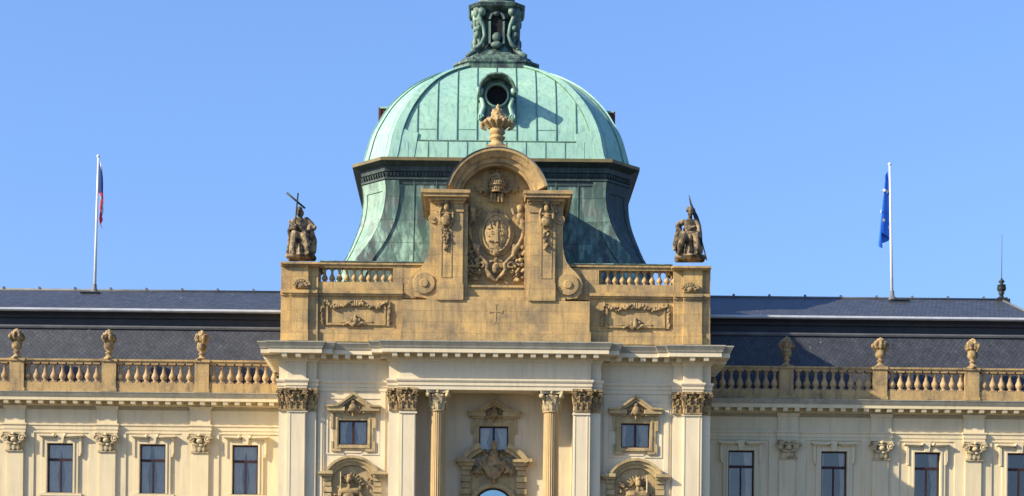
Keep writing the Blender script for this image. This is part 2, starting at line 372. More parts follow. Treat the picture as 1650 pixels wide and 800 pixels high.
def clump(rng, c, w, h, n, r, y, d=0.05):                            # carved leaves and fruit about a centre (metres)
    res = []
    for _ in range(n):
        x = c[0]+rng.uniform(-w, w); z = c[1]+rng.uniform(-h, h); rr = r*rng.uniform(0.6, 1.2); a = rng.uniform(0, 6.28)
        if rng.random() < 0.5: res.append(('e', (x, y-rng.uniform(0, d), z), (rr, rr*0.9, rr)))
        else: res += [('c', (x, y, z), (x+math.cos(a)*rr*2.2, y-rng.uniform(0.3, 1)*d, z+math.sin(a)*rr*2.2), rr*0.7, rr*0.35)]
    return res

# ================================================================== setting
g = MB(); g.add([(-3000, -3000, 0), (3000, -3000, 0), (3000, 3000, 0), (-3000, 3000, 0)], [(0, 1, 2, 3)])
tag(g.build('ground', 'ground'), kind='structure')

B = tag(empty('palace_building', (0, 0, 0)), 'large cream and sandstone baroque palace with a green copper dome and dark slate wings', 'building')

# ================================================================== central block
YW = 4.5                       # wing wall plane
def zc(v, y=0.0): return PZ(v, y)
steps = [(-347, -0.2), (-333, -0.2), (-333, -0.4), (-303, -0.4), (-303, -0.2), (-287, -0.2), (-287, 0.0),
         (-169.5, 0.0), (-169.5, -0.7), (-152.5, -0.7), (-152.5, -0.95)]
steps = [(d/30, y) for d, y in steps]
path = [(-347/30, 22.0)] + steps + [(-x, y) for x, y in reversed(steps)] + [(347/30, 22.0)]
LEDGE = 985
bay_c, bay_h = 227.5, 23.3
NI_C, NI_R = 228, 36      # niche

def wall_cells(mb, x0, x1, z0, z1, yf, holes, dep=0.35, mi=0):
    xs = sorted({x0, x1, *[h[0] for h in holes], *[h[1] for h in holes]}); zs = sorted({z0, z1, *[h[2] for h in holes], *[h[3] for h in holes]})
    for i in range(len(xs)-1):
        for j in range(len(zs)-1):
            cx, cz = (xs[i]+xs[i+1])/2, (zs[j]+zs[j+1])/2
            if any(h[0] < cx < h[1] and h[2] < cz < h[3] for h in holes): continue
            mb.add([(xs[i], yf, zs[j]), (xs[i+1], yf, zs[j]), (xs[i+1], yf, zs[j+1]), (xs[i], yf, zs[j+1])], [(0, 1, 2, 3)], mi)
    for a, b, c, d in holes:
        mb.add([(a, yf, c), (b, yf, c), (b, yf, d), (a, yf, d), (a, yf+dep, c), (b, yf+dep, c), (b, yf+dep, d), (a, yf+dep, d)],
               [(0, 1, 5, 4), (1, 2, 6, 5), (2, 3, 7, 6), (3, 0, 4, 7)], mi)

w = MB()
zt = PZ(560, 0)
# bay walls with a window hole each
for s in (-1, 1):
    x0, x1 = sorted((s*287/30, s*169/30))
    wx = s*bay_c/30
    wall_cells(w, x0, x1, 0, zt, 0.0, [(wx-bay_h/30, wx+bay_h/30, PZ(719.3, 0), PZ(679.5, 0))])
    # strips and main pilasters
    for a, b, y in ((347, 333, -0.2), (333, 303, -0.4), (303, 287, -0.2), (169.5, 152.5, -0.7)):
        xa, xb = sorted((s*a/30, s*b/30)); w.boxm(xa, xb, y, 0.05 if a > 200 else 1.4, 0, zt)
    xa, xb = sorted((s*152.5/30, s*126/30)); w.boxm(xa, xb, -0.95, 1.45, 0, zt)
    xa, xb = sorted((s*347/30, s*(346.5/30-0.5))); w.boxm(xa, xb, 0.0, 22, 0, zt)    # side walls
w.boxm(-347/30, 347/30, 21.5, 22, 0, zt)
# lintel over the columns and the ceiling of the recess
w.boxm(-126/30, 126/30, -0.95, 0.1, PZ(628.7, -0.95), zt)
w.boxm(-126/30, 126/30, 0.1, 1.4, PZ(628.7, -0.95)+0.12, zt)
w.build('central_wall', 'plaster', B)

# recess wall with arched opening and window
w = MB()
yR = 1.4
dr = PX(33, yR)
arc = [(33*math.cos(R(a)), 819-33*math.sin(R(a))) for a in range(0, 181, 9)]
hole = arc+[(-33, 1000), (33, 1000)]
win = [(-24, 687), (23, 687), (23, 726), (-24, 726)]
ztop = 600
w.prism([(-130, ztop), (130, ztop), (130, 1130), (-130, 1130)], yR, yR+0.4, holes=[hole, win])
for q_ in (-1, 1): w.boxm(*sorted((q_*PX(97, 0.85), q_*4.2)), 0.85, 1.42, 0, PZ(628.7, -0.95)+0.12)
w.build('recess_wall', 'plaster', B)
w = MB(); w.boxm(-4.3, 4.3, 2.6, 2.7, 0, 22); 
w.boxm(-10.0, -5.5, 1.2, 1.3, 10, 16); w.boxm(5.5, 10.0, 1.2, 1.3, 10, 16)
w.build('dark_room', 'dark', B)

# mouldings of the plaster: side panels of the bays
for s in (-1, 1):
    t = MB(); c = s*bay_c
    # raised fillet panel outline round window and a narrow vertical strip
    y = -0.035
    t.box(c-43, c-40.5, 672, 735, y, 0.01); t.box(c+40.5, c+43, 672, 735, y, 0.01)
    t.box(c-43, c-14, 732.5, 735, y-0.004, 0.01); t.box(c+14, c+43, 732.5, 735, y-0.004, 0.01); t.box(c-14, c+14, 729.5, 732, y-0.004, 0.01)
    t.box(c-43, c+43, 643, 645, y-0.002, 0.01)
    e = s*279
    t.box(e-5, e+5, 634, 1130, -0.07, 0.01); t.box(e-2, e+2, 634, 1130, -0.1, 0.012)
    e = s*180
    t.box(e-4, e+4, 634, 1130, -0.06, 0.01)
    t.build('wall_moulding', 'plaster', B)

# pilaster fillets
for s in (-1, 1):
    t = MB()
    for a, y in ((318, -0.4), (139.5, -0.95)):
        hw = 15 if a > 200 else 13.2
        t.box(s*a-hw+2.5, s*a-hw+4.0, 668, 1130, y-0.02, y+0.01); t.box(s*a+hw-4, s*a+hw-2.5, 668, 1130, y-0.02, y+0.01)
        t.box(s*a-hw-1.2, s*a+hw+1.2, 664.5, 667, y-0.06, y+0.02)
    t.build('pilaster_moulding', 'plaster', B)

# entablature swept round every break
def prof_c(pts, y0=-0.4):
    return [(o, PZ(v, y0-max(o, 0))) for o, v in pts]
zsof = PZ(570.3, -1.3)
prof = [(-0.02, PZ(628.7, -0.95)), (0.05, PZ(628.7, -0.95)), (0.05, PZ(624.5, -0.5)), (0.09, PZ(624, -0.5)), (0.09, PZ(619, -0.5)), (0.12, PZ(618.5, -0.5)), (0.16, PZ(616, -0.5)), (0.16, PZ(613.5, -0.5)),
        (0.008, PZ(613, -0.4)), (0.008, PZ(586.5, -0.4)), (0.06, PZ(585.5, -0.5)), (0.12, PZ(581, -0.5)), (0.20, PZ(579.5, -0.6)), (0.24, zsof-0.22), (0.24, zsof-0.003),
        (0.86, zsof), (0.86, zsof-0.035), (0.90, zsof-0.035), (0.90, PZ(564.5, -1.3)), (0.94, PZ(564, -1.3)), (0.97, PZ(561, -1.3)), (1.04, PZ(556.5, -1.4)), (1.08, PZ(554.5, -1.4)), (1.08, PZ(552.6, -1.4)), (-0.3, PZ(550.5, -0.4))]
kc = 17
ent = MB(); ent.sweep(path, prof[:kc+2]); ent.sweep(path, prof[kc+1:], mi=1)
# modillions under the corona
def along(path, sp, x_from=-1e9, x_to=1e9):
    for i in range(len(path)-1):
        a = Vector((*path[i], 0)); b = Vector((*path[i+1], 0)); L = (b-a).length
        if L < 0.9: continue
        n = max(1, round(L/sp)); d = (b-a)/L
        for k in range(n): yield a+d*((k+0.5)*L/n), d
def modillions(mb, path, sp, w_, o0, o1, z0, z1):
    for p, d in along(path, sp):
        nn = Vector((d.y, -d.x, 0)); q = p
        c = [q-d*w_/2+nn*o0, q+d*w_/2+nn*o0, q+d*w_/2+nn*o1, q-d*w_/2+nn*o1]
        vs = [(v.x, v.y, z) for z in (z0, z1) for v in c]
        vs[2] = (vs[2][0]-nn.x*0.06, vs[2][1]-nn.y*0.06, vs[2][2]); vs[3] = (vs[3][0]-nn.x*0.06, vs[3][1]-nn.y*0.06, vs[3][2])
        mb.add(vs, [(0, 1, 2, 3), (4, 7, 6, 5), (0, 4, 5, 1), (1, 5, 6, 2), (2, 6, 7, 3), (3, 7, 4, 0)])
mp_ = [(-347/30, 22.0), (-347/30, -0.4), (-303/30, -0.4), (-303/30, 0.0), (-169.5/30, 0.0), (-169.5/30, -0.95)]
mp_ = mp_+[(-x, y) for x, y in reversed(mp_)]
modillions(ent, mp_, 0.68, 0.27, 0.2, 0.875, zsof-0.23, zsof-0.004)
ent.build('cornice', ['plaster', 'crown'], B)

# capitals
def pil_cap(mb, x0, x1, z0, z1, yf, n, mi=0):
    h = z1-z0; cx = (x0+x1)/2; wd = x1-x0
    mb.boxm(x0+0.02, x1-0.02, yf-0.05, yf+0.2, z0, z1-0.1, mi)
    mb.boxm(x0-0.08, x1+0.08, yf-0.26, yf+0.2, z1-0.12, z1-0.002, mi)
    mb.boxm(x0-0.0, x1+0.0, yf-0.09, yf+0.2, z0-0.03, z0+0.06, mi)
    for r_, (zz, hh, k, ou) in enumerate(((0.02, 0.38, n, 0.12), (0.26, 0.42, n-1, 0.20))):
        for i in range(k):
            x = x0+wd*(i+0.5)/k if r_ == 0 else x0+wd*(i+1)/n
            mb.leaf((x, yf-0.03, z0+h*zz), (0, -1), wd/n*1.0, h*hh, ou, mi)
            for q_ in (-1, 1): mb.ball((x+q_*wd/n*0.36, yf-ou*0.8, z0+h*(zz+hh*0.72)), (0.055, 0.06, 0.06), 6, mi)
    for sx in (-1, 1):
        mb.leaf((cx+sx*(wd/2-0.03), yf-0.03, z0+h*0.28), (sx*0.5, -0.85), wd/n*0.7, h*0.42, 0.17, mi)
        mb.tube([(cx+sx*wd*0.12, yf-0.08, z0+h*0.55), (cx+sx*wd*0.30, yf-0.16, z0+h*0.72), (cx+sx*(wd/2-0.05), yf-0.2, z1-0.16)], [0.03, 0.05, 0.06], 6, mi)
    for sx in (-1, 1):
        c = (cx+sx*(wd/2-0.02), z1-0.24)
        mb.spiral(c, 0.15, 1.6, 0.045, yf-0.2, mi, hand=sx)
        mb.ball((c[0], yf-0.18, c[1]), 0.06, 8, mi)
        mb.spiral((cx+sx*0.13, z1-0.26), 0.09, 1.2, 0.03, yf-0.16, mi, hand=-sx)
    mb.ball((cx, yf-0.27, z1-0.08), (0.10, 0.06, 0.10), 8, mi)
zc0, zc1 = PZ(664, -0.4), PZ(629, -0.4)
for s in (-1, 1):
    for a, b, y, n in ((333, 303, -0.4, 3), (303, 287, -0.2, 2), (347, 333, -0.2, 2), (152.5, 126, -0.95, 3), (169.5, 152.5, -0.7, 2)):
        t = MB(); xa, xb = sorted((s*a/30, s*b/30)); pil_cap(t, xa, xb, zc0, zc1, y, n)
        t.build('pilaster_capital', 'carved', B)

# columns with round capitals
def column():
    t = MB(); z0, z1 = 0, PZ(664, -0.6)
    r = 12.7/30
    pr = []
    for i in range(13):
        u = i/12; pr.append((r*(1.10-0.10*u-0.05*u*u), 2.2+(z1-2.2)*u))
    t.lathe(pr, (0, 0, 0), 96, flute=24, depth=0.09)
    t.lathe([(r*1.0, z1-0.02), (r*1.08, z1+0.01), (r*1.08, z1+0.06), (r*0.96, z1+0.08)], (0, 0, 0), 32)
    t.lathe([(r*1.5, 1.5), (r*1.5, 1.8), (r*1.25, 1.95), (r*1.3, 2.1), (r*1.1, 2.2)], (0, 0, 0), 32); t.boxm(-0.75, 0.75, -0.75, 0.75, 0, 1.5)
    c = MB(); zt_ = PZ(629.2, -0.95); h = zt_-z1
    c.lathe([(r*0.92, z1+0.05), (r*0.95, z1+h*0.5), (r*1.15, z1+h*0.85)], (0, 0, 0), 24)
    for k, (zz, hh, ou) in enumerate(((0.04, 0.44, 0.14), (0.32, 0.46, 0.19))):
        for i in range(8):
            a = 2*math.pi*(i+0.5*k)/8; c.leaf((r*0.93*math.cos(a), r*0.93*math.sin(a), z1+h*zz), (math.cos(a), math.sin(a)), 0.34, h*hh, ou)
    for sx in (-1, 1):
        for sy in (-1, 1):
            for k in range(2):
                p = (sx*(r*1.2+0.06*k), sy*(r*1.2-0.1*k+0.02), zt_-0.25)
                c.ball(p, (0.12, 0.12, 0.13), 8)
            c.tube([(sx*r*0.8, sy*r*0.8, z1+h*0.5), (sx*r*1.05, sy*r*1.05, zt_-0.28), (sx*r*1.32, sy*r*1.32, zt_-0.16)], [0.06, 0.07, 0.05], 6)
    ab = []
    for k in range(4):
        for t_ in (-1, -0.5, 0, 0.5, 1):
            a0 = math.pi/2*k; ln = r*1.42; dp = ln-0.14*(1-t_*t_)
            x, y = dp, ln*t_*0.94; ab.append((x*math.cos(a0)-y*math.sin(a0), x*math.sin(a0)+y*math.cos(a0)))
    n = len(ab)
    c.add([(x, y, zt_-0.13) for x, y in ab]+[(x, y, zt_-0.003) for x, y in ab], [tuple(range(n))[::-1], tuple(range(n, 2*n))]+[(i, (i+1) % n, n+(i+1) % n, n+i) for i in range(n)])
    c.ball((0, -r*1.3, zt_-0.08), 0.09, 8)
    return t, c
tc_, cc_ = column()
c0 = tc_.build('column', 'column', B, (-91/30, -0.42, 0)); cc_.build('capital', 'palecarved', c0)
copy_tree(c0, B, (91/30, -0.42, 0))

# ------------------------------------------------------------------ windows
def make_window(w_, h_, transom, ycur, frm='frame', cur=True):
    """origin at the middle of the sill line, front of the frame at y=0"""
    t = MB(); f = 0.075
    t.boxm(-w_/2, -w_/2+f, 0, 0.08, 0, h_); t.boxm(w_/2-f, w_/2, 0, 0.08, 0, h_)
    t.boxm(-w_/2+f, w_/2-f, 0, 0.08, 0, f); t.boxm(-w_/2+f, w_/2-f, 0, 0.08, h_-f, h_)
    if transom:
        t.boxm(-w_/2+f, w_/2-f, -0.02, 0.08, transom-0.07, transom+0.07)
        t.boxm(-0.045, 0.045, -0.01, 0.08, f, transom-0.07)
    else: t.boxm(-0.06, 0.06, -0.02, 0.08, f, h_-f)
    o = t.build('window', frm, B)
    p = MB(); p.boxm(-w_/2+f, w_/2-f, 0.055, 0.062, f, h_-f); p.build('pane', 'glass', o)
    if cur:
        for sx, wd in ((-1, ycur[0]), (1, ycur[1])):
            if wd <= 0: continue
            c = MB(); n = 40; vs = []; zt2 = h_-f
            for i in range(n+1):
                u = i/n; x = sx*(w_/2-f-u*wd*w_/2*0.93); y = 0.22+0.04*math.sin(u*wd*34)
                xl = sx*(w_/2-f-u*wd*w_/2*0.6)
                vs += [(xl*0.5+x*0.5, y, f), (xl, y, h_*0.35), (x, y, zt2)]
            c.add(vs, [(3*i+k, 3*i+3+k, 3*i+4+k, 3*i+1+k) for i in range(n) for k in (0, 1)], 0, True)
            c.build('curtain', 'curtain', o)
    return o
# bay windows (nearly square casements)
ww = 2*bay_h/30; hh = PZ(679.5, 0)-PZ(719.3, 0)
w1 = make_window(ww, hh, 0, (0.55, 0.95)); w1.location = (-bay_c/30, 0.16, PZ(719.3, 0))
w2 = make_window(ww, hh, 0, (0.35, 0.8)); w2.location = (bay_c/30, 0.16, PZ(719.3, 0))
w3 = make_window(PX(47, yR), PX(39, yR), 0, (0.75, 0.75), 'blackframe'); w3.location = (PX(-0.5, yR), yR+0.15, PZ(726, yR))
# arched glazing of the doorway
t = MB(); aw = [(29.5*math.cos(R(a)), 819-29.5*math.sin(R(a))) for a in range(0, 181, 9)]+[(-29.5, 960), (29.5, 960)]
t.prism([(d*1.12, 819+(v-819)*1.12 if v < 819 else v) for d, v in aw], yR+0.12, yR+0.22, holes=[aw]); 
t.box(-29.5, 29.5, 842, 846, yR+0.12, yR+0.22); t.box(-1, 1, 846, 960, yR+0.12, yR+0.22)
ad = t.build('arched_window', 'blackframe', B)
t = MB(); t.prism(aw, yR+0.17, yR+0.18); t.build('pane', 'skyglass', ad)

# ------------------------------------------------------------------ window surrounds with a broken-topped pediment
def surround(c, v_off, yw, hw, o0, o1, ped_apex, ped_eave0, ped_eave1, tip, seed, op):
    t = MB()
    l, r, vt, vb = op
    # frame in steps
    for k, (g_, y) in enumerate(((0, -0.10), (3.5, -0.16))):
        a = hw-g_
        t.box(c-a, c+l, o0+g_, o1-g_, yw+y, yw+0.02) if False else None
    def ring(a_l, a_r, a_t, a_b, y):
        t.prism([(c+a_l, a_t), (c+a_r, a_t), (c+a_r, a_b), (c+a_l, a_b)], yw+y, yw+0.02, holes=[[(c+l, vt), (c+r, vt), (c+r, vb), (c+l, vb)]], sy=yw)
    ring(l-9, r+9, vt-8, vb+8, -0.08)
    t.box(c+l-4, c+r+4, vb+2.5, vb+5, yw-0.13, yw); t.box(c+l-4, c+l-2, vt-4, vb+4, yw-0.12, yw); t.box(c+r+2, c+r+4, vt-4, vb+4, yw-0.12, yw)
    # ears and foot blocks
    for s in (-1, 1):
        e = c+(l-9 if s < 0 else r+9)
        t.box(min(e, e+s*4), max(e, e+s*4), ped_eave1, ped_eave1+26, yw-0.14, yw); t.box(min(e, e+s*3), max(e, e+s*3), vb-6, vb+10, yw-0.11, yw)
    t.box(c+l-9, c+l+4, vb+6, vb+10.5, yw-0.12, yw); t.box(c+r-4, c+r+9, vb+6, vb+10.5, yw-0.12, yw)
    o = t.build('window_surround', 'trim', B)
    # pediment
    p = MB(); e0, e1 = ped_eave0, ped_eave1
    for s in (-1, 1):
        def q(a, b): return (c+s*a, b)
        p.prism([q(0, ped_apex), q(tip*0.60, e0-1.5), q(tip, e0), q(tip, e0+2.5), q(tip*0.58, e0+2), q(0, ped_apex+4.5)], yw-0.46, yw)
        p.prism([q(0, ped_apex+4.5), q(tip*0.58, e0+2), q(tip*0.55, e0+5), q(0, ped_apex+11)], yw-0.36, yw)
        p.prism([q(tip*0.97, e0+2.5), q(tip*0.32, e0+2.5), q(tip*0.32, e1-2), q(tip*0.95, e1-2)], yw-0.38, yw)
        p.prism([q(tip*0.86, e1-2), q(tip*0.34, e1-2), q(tip*0.34, e1+1.5), q(tip*0.84, e1+1.5)], yw-0.24, yw)
    p.prism([(c-tip*0.5, e0+3), (c, ped_apex+8), (c+tip*0.5, e0+3), (c+tip*0.33, vt-8), (c-tip*0.33, vt-8)], yw-0.12, yw)
    p.build('pediment', 'trim', o)
    rng = random.Random(seed); cy = (e0+e1)/2
    pr = []
    P = lambda a, b, dy: tuple(P3(c+a, b, yw)+Vector((0, dy, 0)))
    pr += [('e', P(0, cy, -0.28), (0.22, 0.14, 0.26)), ('e', P(0, cy-9, -0.28), (0.14, 0.12, 0.14))]
    for s in (-1, 1):
        pr += chain([P(s*4, cy+2, -0.25), P(s*10, cy+7, -0.22), P(s*15, cy+3, -0.2)], [0.10, 0.08, 0.06])
        pr += chain([P(s*5, cy-4, -0.2), P(s*10, cy-2, -0.2), P(s*11, cy+4, -0.2)], [0.08, 0.07, 0.05])
    pr += [('c', P(0, cy, -0.2), P(0, cy+13, -0.2), 0.12, 0.05)]
    pr += clump(rng, P3(c, cy+5, yw).xz, 0.45, 0.18, 12, 0.07, yw-0.18)
    organic('carved_ornament', pr, 'carved', o, 0.03, 1)
    return o
op = (-bay_h, bay_h, 679.5, 719.3)
surround(-bay_c, 0, 0.0, 36, 664, 729, 633.5, 655, 666, 44, 3, op)
surround(bay_c, 0, 0.0, 36, 664, 729, 633.5, 655, 666, 44, 4, op)
surround(0, 0, yR, 36, 671, 735, 642.5, 661, 673, 43, 5, (-24, 23, 687, 726))

# ------------------------------------------------------------------ arched niches over the lower windows
def quoins(t, d0, d1, v0, v1, yw, proud, step=9.5):
    v = v0; k = 0
    while v < v1:
        a = 1.8 if k % 2 else 0
        t.box(d0-a*0.6, d1+a*0.6, v+0.8, min(v+step-0.8, v1), yw-proud-(0.05 if k % 2 else 0), yw); v += step; k += 1
    t.box(d0+0.6, d1-0.6, v0, v1, yw-proud+0.06, yw)
def niche(c, seed, mirror):
    yw = 0.0
    t = MB(); cy = 787.5
    t.arch(c, cy, 33, 147, [(50, yw), (50, -0.48), (46, -0.48), (45, -0.36), (41, -0.34), (40, -0.22), (35.5, -0.20), (35.5, yw)], sy=0)
    for s in (-1, 1):
        def q(a, b): return (c+s*a, b)
        t.prism([q(32, 761), q(41, 760), q(55, 763), q(55, 766), q(32, 766)], -0.50, 0)
        t.prism([q(32, 766), q(53, 766), q(52, 770), q(33, 770)], -0.40, 0)
        t.prism([q(33, 770), q(48, 770), q(47, 777), q(34, 777)], -0.26, 0)
        a0, a1 = sorted((c+s*34, c+s*46)); quoins(t, a0, a1, 777, 900, 0, 0.20)
    # field
    fld = [(c+35.5*math.cos(R(a)), cy-35.5*math.sin(R(a))) for a in range(0, 181, 10)]
    t.prism(fld+[(c-35.5, 860), (c+35.5, 860)], -0.05, 0.0)
    o = t.build('niche', 'trim', B)
    rng = random.Random(seed); s = -1 if mirror else 1
    P = lambda a, b, dy: tuple(P3(c+s*a, b, 0)+Vector((0, dy, 0)))
    pr = [('e', P(-4, 777, -0.34), (0.17, 0.17, 0.22)), ('e', P(-4, 771, -0.3), (0.16, 0.16, 0.13)), ('c', P(-4, 784, -0.28), P(-4, 789, -0.25), 0.1, 0.14),
          ('c', P(-16, 795, -0.2), P(8, 795, -0.2), 0.22, 0.22), ('e', P(-4, 803, -0.22), (0.42, 0.2, 0.45)),
          ('c', P(-5, 775, -0.47), P(-5, 780, -0.48), 0.04, 0.05),
          ('c', P(-17, 792, -0.25), P(-20, 812, -0.3), 0.12, 0.09), ('c', P(9, 792, -0.25), P(20, 808, -0.25), 0.12, 0.1)]
    for k in range(9):
        a = R(20+k*17); pr.append(('c', P(10*math.cos(a)-3, 784-10*math.sin(a), -0.14), P(19*math.cos(a)-2, 786-21*math.sin(a), -0.14), 0.07, 0.05))
    pr += clump(rng, P3(c+s*18, 786, 0).xz, 0.28, 0.4, 22, 0.08, -0.14, 0.12)
    pr += clump(rng, P3(c-s*22, 796, 0).xz, 0.2, 0.3, 12, 0.07, -0.14, 0.1)
    organic('bust_relief', pr, 'carved', o, 0.03, 1)
    sp = MB(); sp.tube([P(-18, 764, -0.34), P(-18, 850, -0.34)], [0.035, 0.045], 8); sp.build('spear', 'palecarved', o)
niche(-NI_C, 11, False); niche(NI_C, 12, True)
for s in (-1, 1):
    tt = MB()
    tt.box(s*228-26, s*228+26, 868, 940, -0.02, -0.012); tt.build('lower_pane', 'glass', B)

# ------------------------------------------------------------------ portal of the recess
t = MB(); yw = yR
for s in (-1, 1):
    def q(a, b): return (s*a, b)
    pr = []
    n = 12
    # broken segmental arms: centre (0, 772), radius ~ 68
    up = [(math.sin(R(a))*66, 775-math.cos(R(a))*66+ (0)) for a in [21+i*(60-21)/n for i in range(n+1)]]
    lo = [(math.sin(R(a))*58, 775-math.cos(R(a))*58) for a in [21+i*(60-21)/n for i in range(n+1)]]
    lo2 = [(math.sin(R(a))*51, 775-math.cos(R(a))*51) for a in [21+i*(58-21)/n for i in range(n+1)]]
    t.prism([q(*p) for p in up+lo[::-1]], yw-0.62, yw); t.prism([q(*p) for p in lo+lo2[::-1]], yw-0.45, yw)
    t.prism([q(30, 740), q(62, 738), q(62, 744), q(30, 744)], yw-0.60, yw)
    t.prism([q(31, 744), q(58, 744), q(56, 750), q(32, 750)], yw-0.46, yw)
    t.prism([q(34, 750), q(54, 750), q(52, 757), q(36, 757)], yw-0.32, yw)
    a0, a1 = sorted((s*38, s*52)); quoins(t, a0, a1, 757, 960, yw, 0.24, 10)
t.arch(0, 819, 0, 180, [(41, yw), (41, yw-0.16), (38, yw-0.22), (33.5, yw-0.18), (33.5, yw)], sy=yR)
t.prism([(-38, 757), (38, 757), (38, 819)]+[(37*math.cos(R(a)), 819-37*math.sin(R(a))) for a in range(0, 181, 10)]+[(-38, 819)], yw-0.06, yw)
po = t.build('portal', 'trim', B)
rng = random.Random(21)
P = lambda a, b, dy: tuple(P3(a, b, yR)+Vector((0, dy, 0)))
pr = [('e', P(0, 752, -0.40), (0.46, 0.16, 0.62)), ('e', P(0, 722, -0.5), (0.18, 0.18, 0.22)), ('e', P(0, 716, -0.48), (0.2, 0.18, 0.14)), ('c', P(0, 728, -0.4), P(0, 734, -0.4), 0.14, 0.25), ('c', P(0, 770, -0.35), P(0, 779, -0.3), 0.16, 0.08)]
pr += chain([P(-12, 736, -0.4), P(-16, 744, -0.4), P(-14, 757, -0.4), P(-7, 768, -0.4), P(0, 772, -0.4), P(7, 768, -0.4), P(14, 757, -0.4), P(16, 744, -0.4), P(12, 736, -0.4)], [0.1]*9)
for s in (-1, 1):
    pr += chain([P(s*16, 748, -0.3), P(s*22, 756, -0.3), P(s*30, 762, -0.25), P(s*27, 769, -0.2)], [0.14, 0.12, 0.09, 0.05])
    pr += clump(rng, P3(s*24, 752, yR).xz, 0.3, 0.42, 26, 0.085, yR-0.2, 0.14)
    pr += clump(rng, P3(s*12, 730, yR).xz, 0.2, 0.12, 8, 0.07, yR-0.25, 0.14)
organic('shield_ornament', pr, 'carved', po, 0.03, 1)

# ================================================================== attic storey over the cornice
zb = PZ(551.5, -0.4)
def abox(d0, d1, v0, v1, yf, yb, mi=0): t.boxm(PX(d0, yf), PX(d1, yf), yf, yb, max(zb, PZ(v1, yf)) if v1 >= 551 else PZ(v1, yf), PZ(v0, yf), mi)
for s in (-1, 1):
    t = MB()
    def b(a0, a1, v0, v1, yf, yb): x0, x1 = sorted((s*a0, s*a1)); abox(x0, x1, v0, v1, yf, yb)
    # long parapet wall below the balustrade, base, string course
    b(150, 345.5, 479, 553, 0.05, 0.7)
    b(150, 287, 533.5, 553, -0.06, 0.05)
    b(150, 287, 470.5, 475, -0.16, 0.75); b(150, 287, 475, 479, -0.07, 0.72)
    b(150, 287, 457, 470.5, 0.0, 0.6)
    b(150, 163, 425, 457, 0.02, 0.58)
    b(100, 166, 430, 482, 0.03, 0.57)
    # corner pier: main and strips
    for a0, a1, y in ((302.5, 332.5, -0.30), (286.5, 302.5, -0.12), (332.5, 345.7, -0.12)):
        b(a0, a1, 479, 553, y, 1.9 if a0 > 290 else 0.06)
        b(a0-(0.6 if y < -0.2 else 0), a1+0.6, 534, 553, y-0.07, 0.05)
        b(a0, a1, 431, 470, y+0.02, 1.8)
        b(a0-(1.2 if y < -0.2 else -1.2), a1+(1.2 if y < -0.2 else 0), 470, 475, y-0.16, 1.95); b(a0, a1, 475, 479.2, y-0.08, 1.92)
    b(284, 347.2, 425, 428.2, -0.52, 2.1); b(286, 346.3, 428, 431, -0.42, 2.0)
    # rear wall of attic at the sides
    b(326, 345.7, 431, 553, 1.8, 21.6); b(324, 347.2, 427, 431, 2.1, 21.7); b(325, 346.6, 470, 478, 1.92, 21.6)
    t.build('attic_wall', 'blocks', B)
# flat roof within
t = MB(); t.boxm(-11.2, 11.2, 0.5, 21.5, PZ(545, 0), PZ(540, 0)); t.build('flat_roof', 'lead', B)

# carved shells on the corner piers and relief panels
for s in (-1, 1):
    c = s*313
    t = MB(); y = -0.32
    t.arch(c, 466, 15, 165, [(15, y+0.04), (15, y-0.12), (12, y-0.12), (11, y-0.02), (11, y+0.04)], 16, sy=y)
    o = t.build('shell_relief', 'stone', B)
    pr = []
    P = lambda a, b, dy: tuple(P3(c+a, b, y)+Vector((0, dy, 0)))
    for k in range(7):
        a = R(20+k*140/6); pr += [('c', P(2*math.cos(a), 465-2*math.sin(a), 0), P(10*math.cos(a), 467-11*math.sin(a), -0.06), 0.05, 0.075)]
    pr += [('e', P(0, 464, -0.08), (0.15, 0.12, 0.12)), ('c', P(-10, 467, -0.02), P(10, 467, -0.02), 0.05, 0.05)]
    organic('carving', pr, 'carved', o, 0.028, 1)

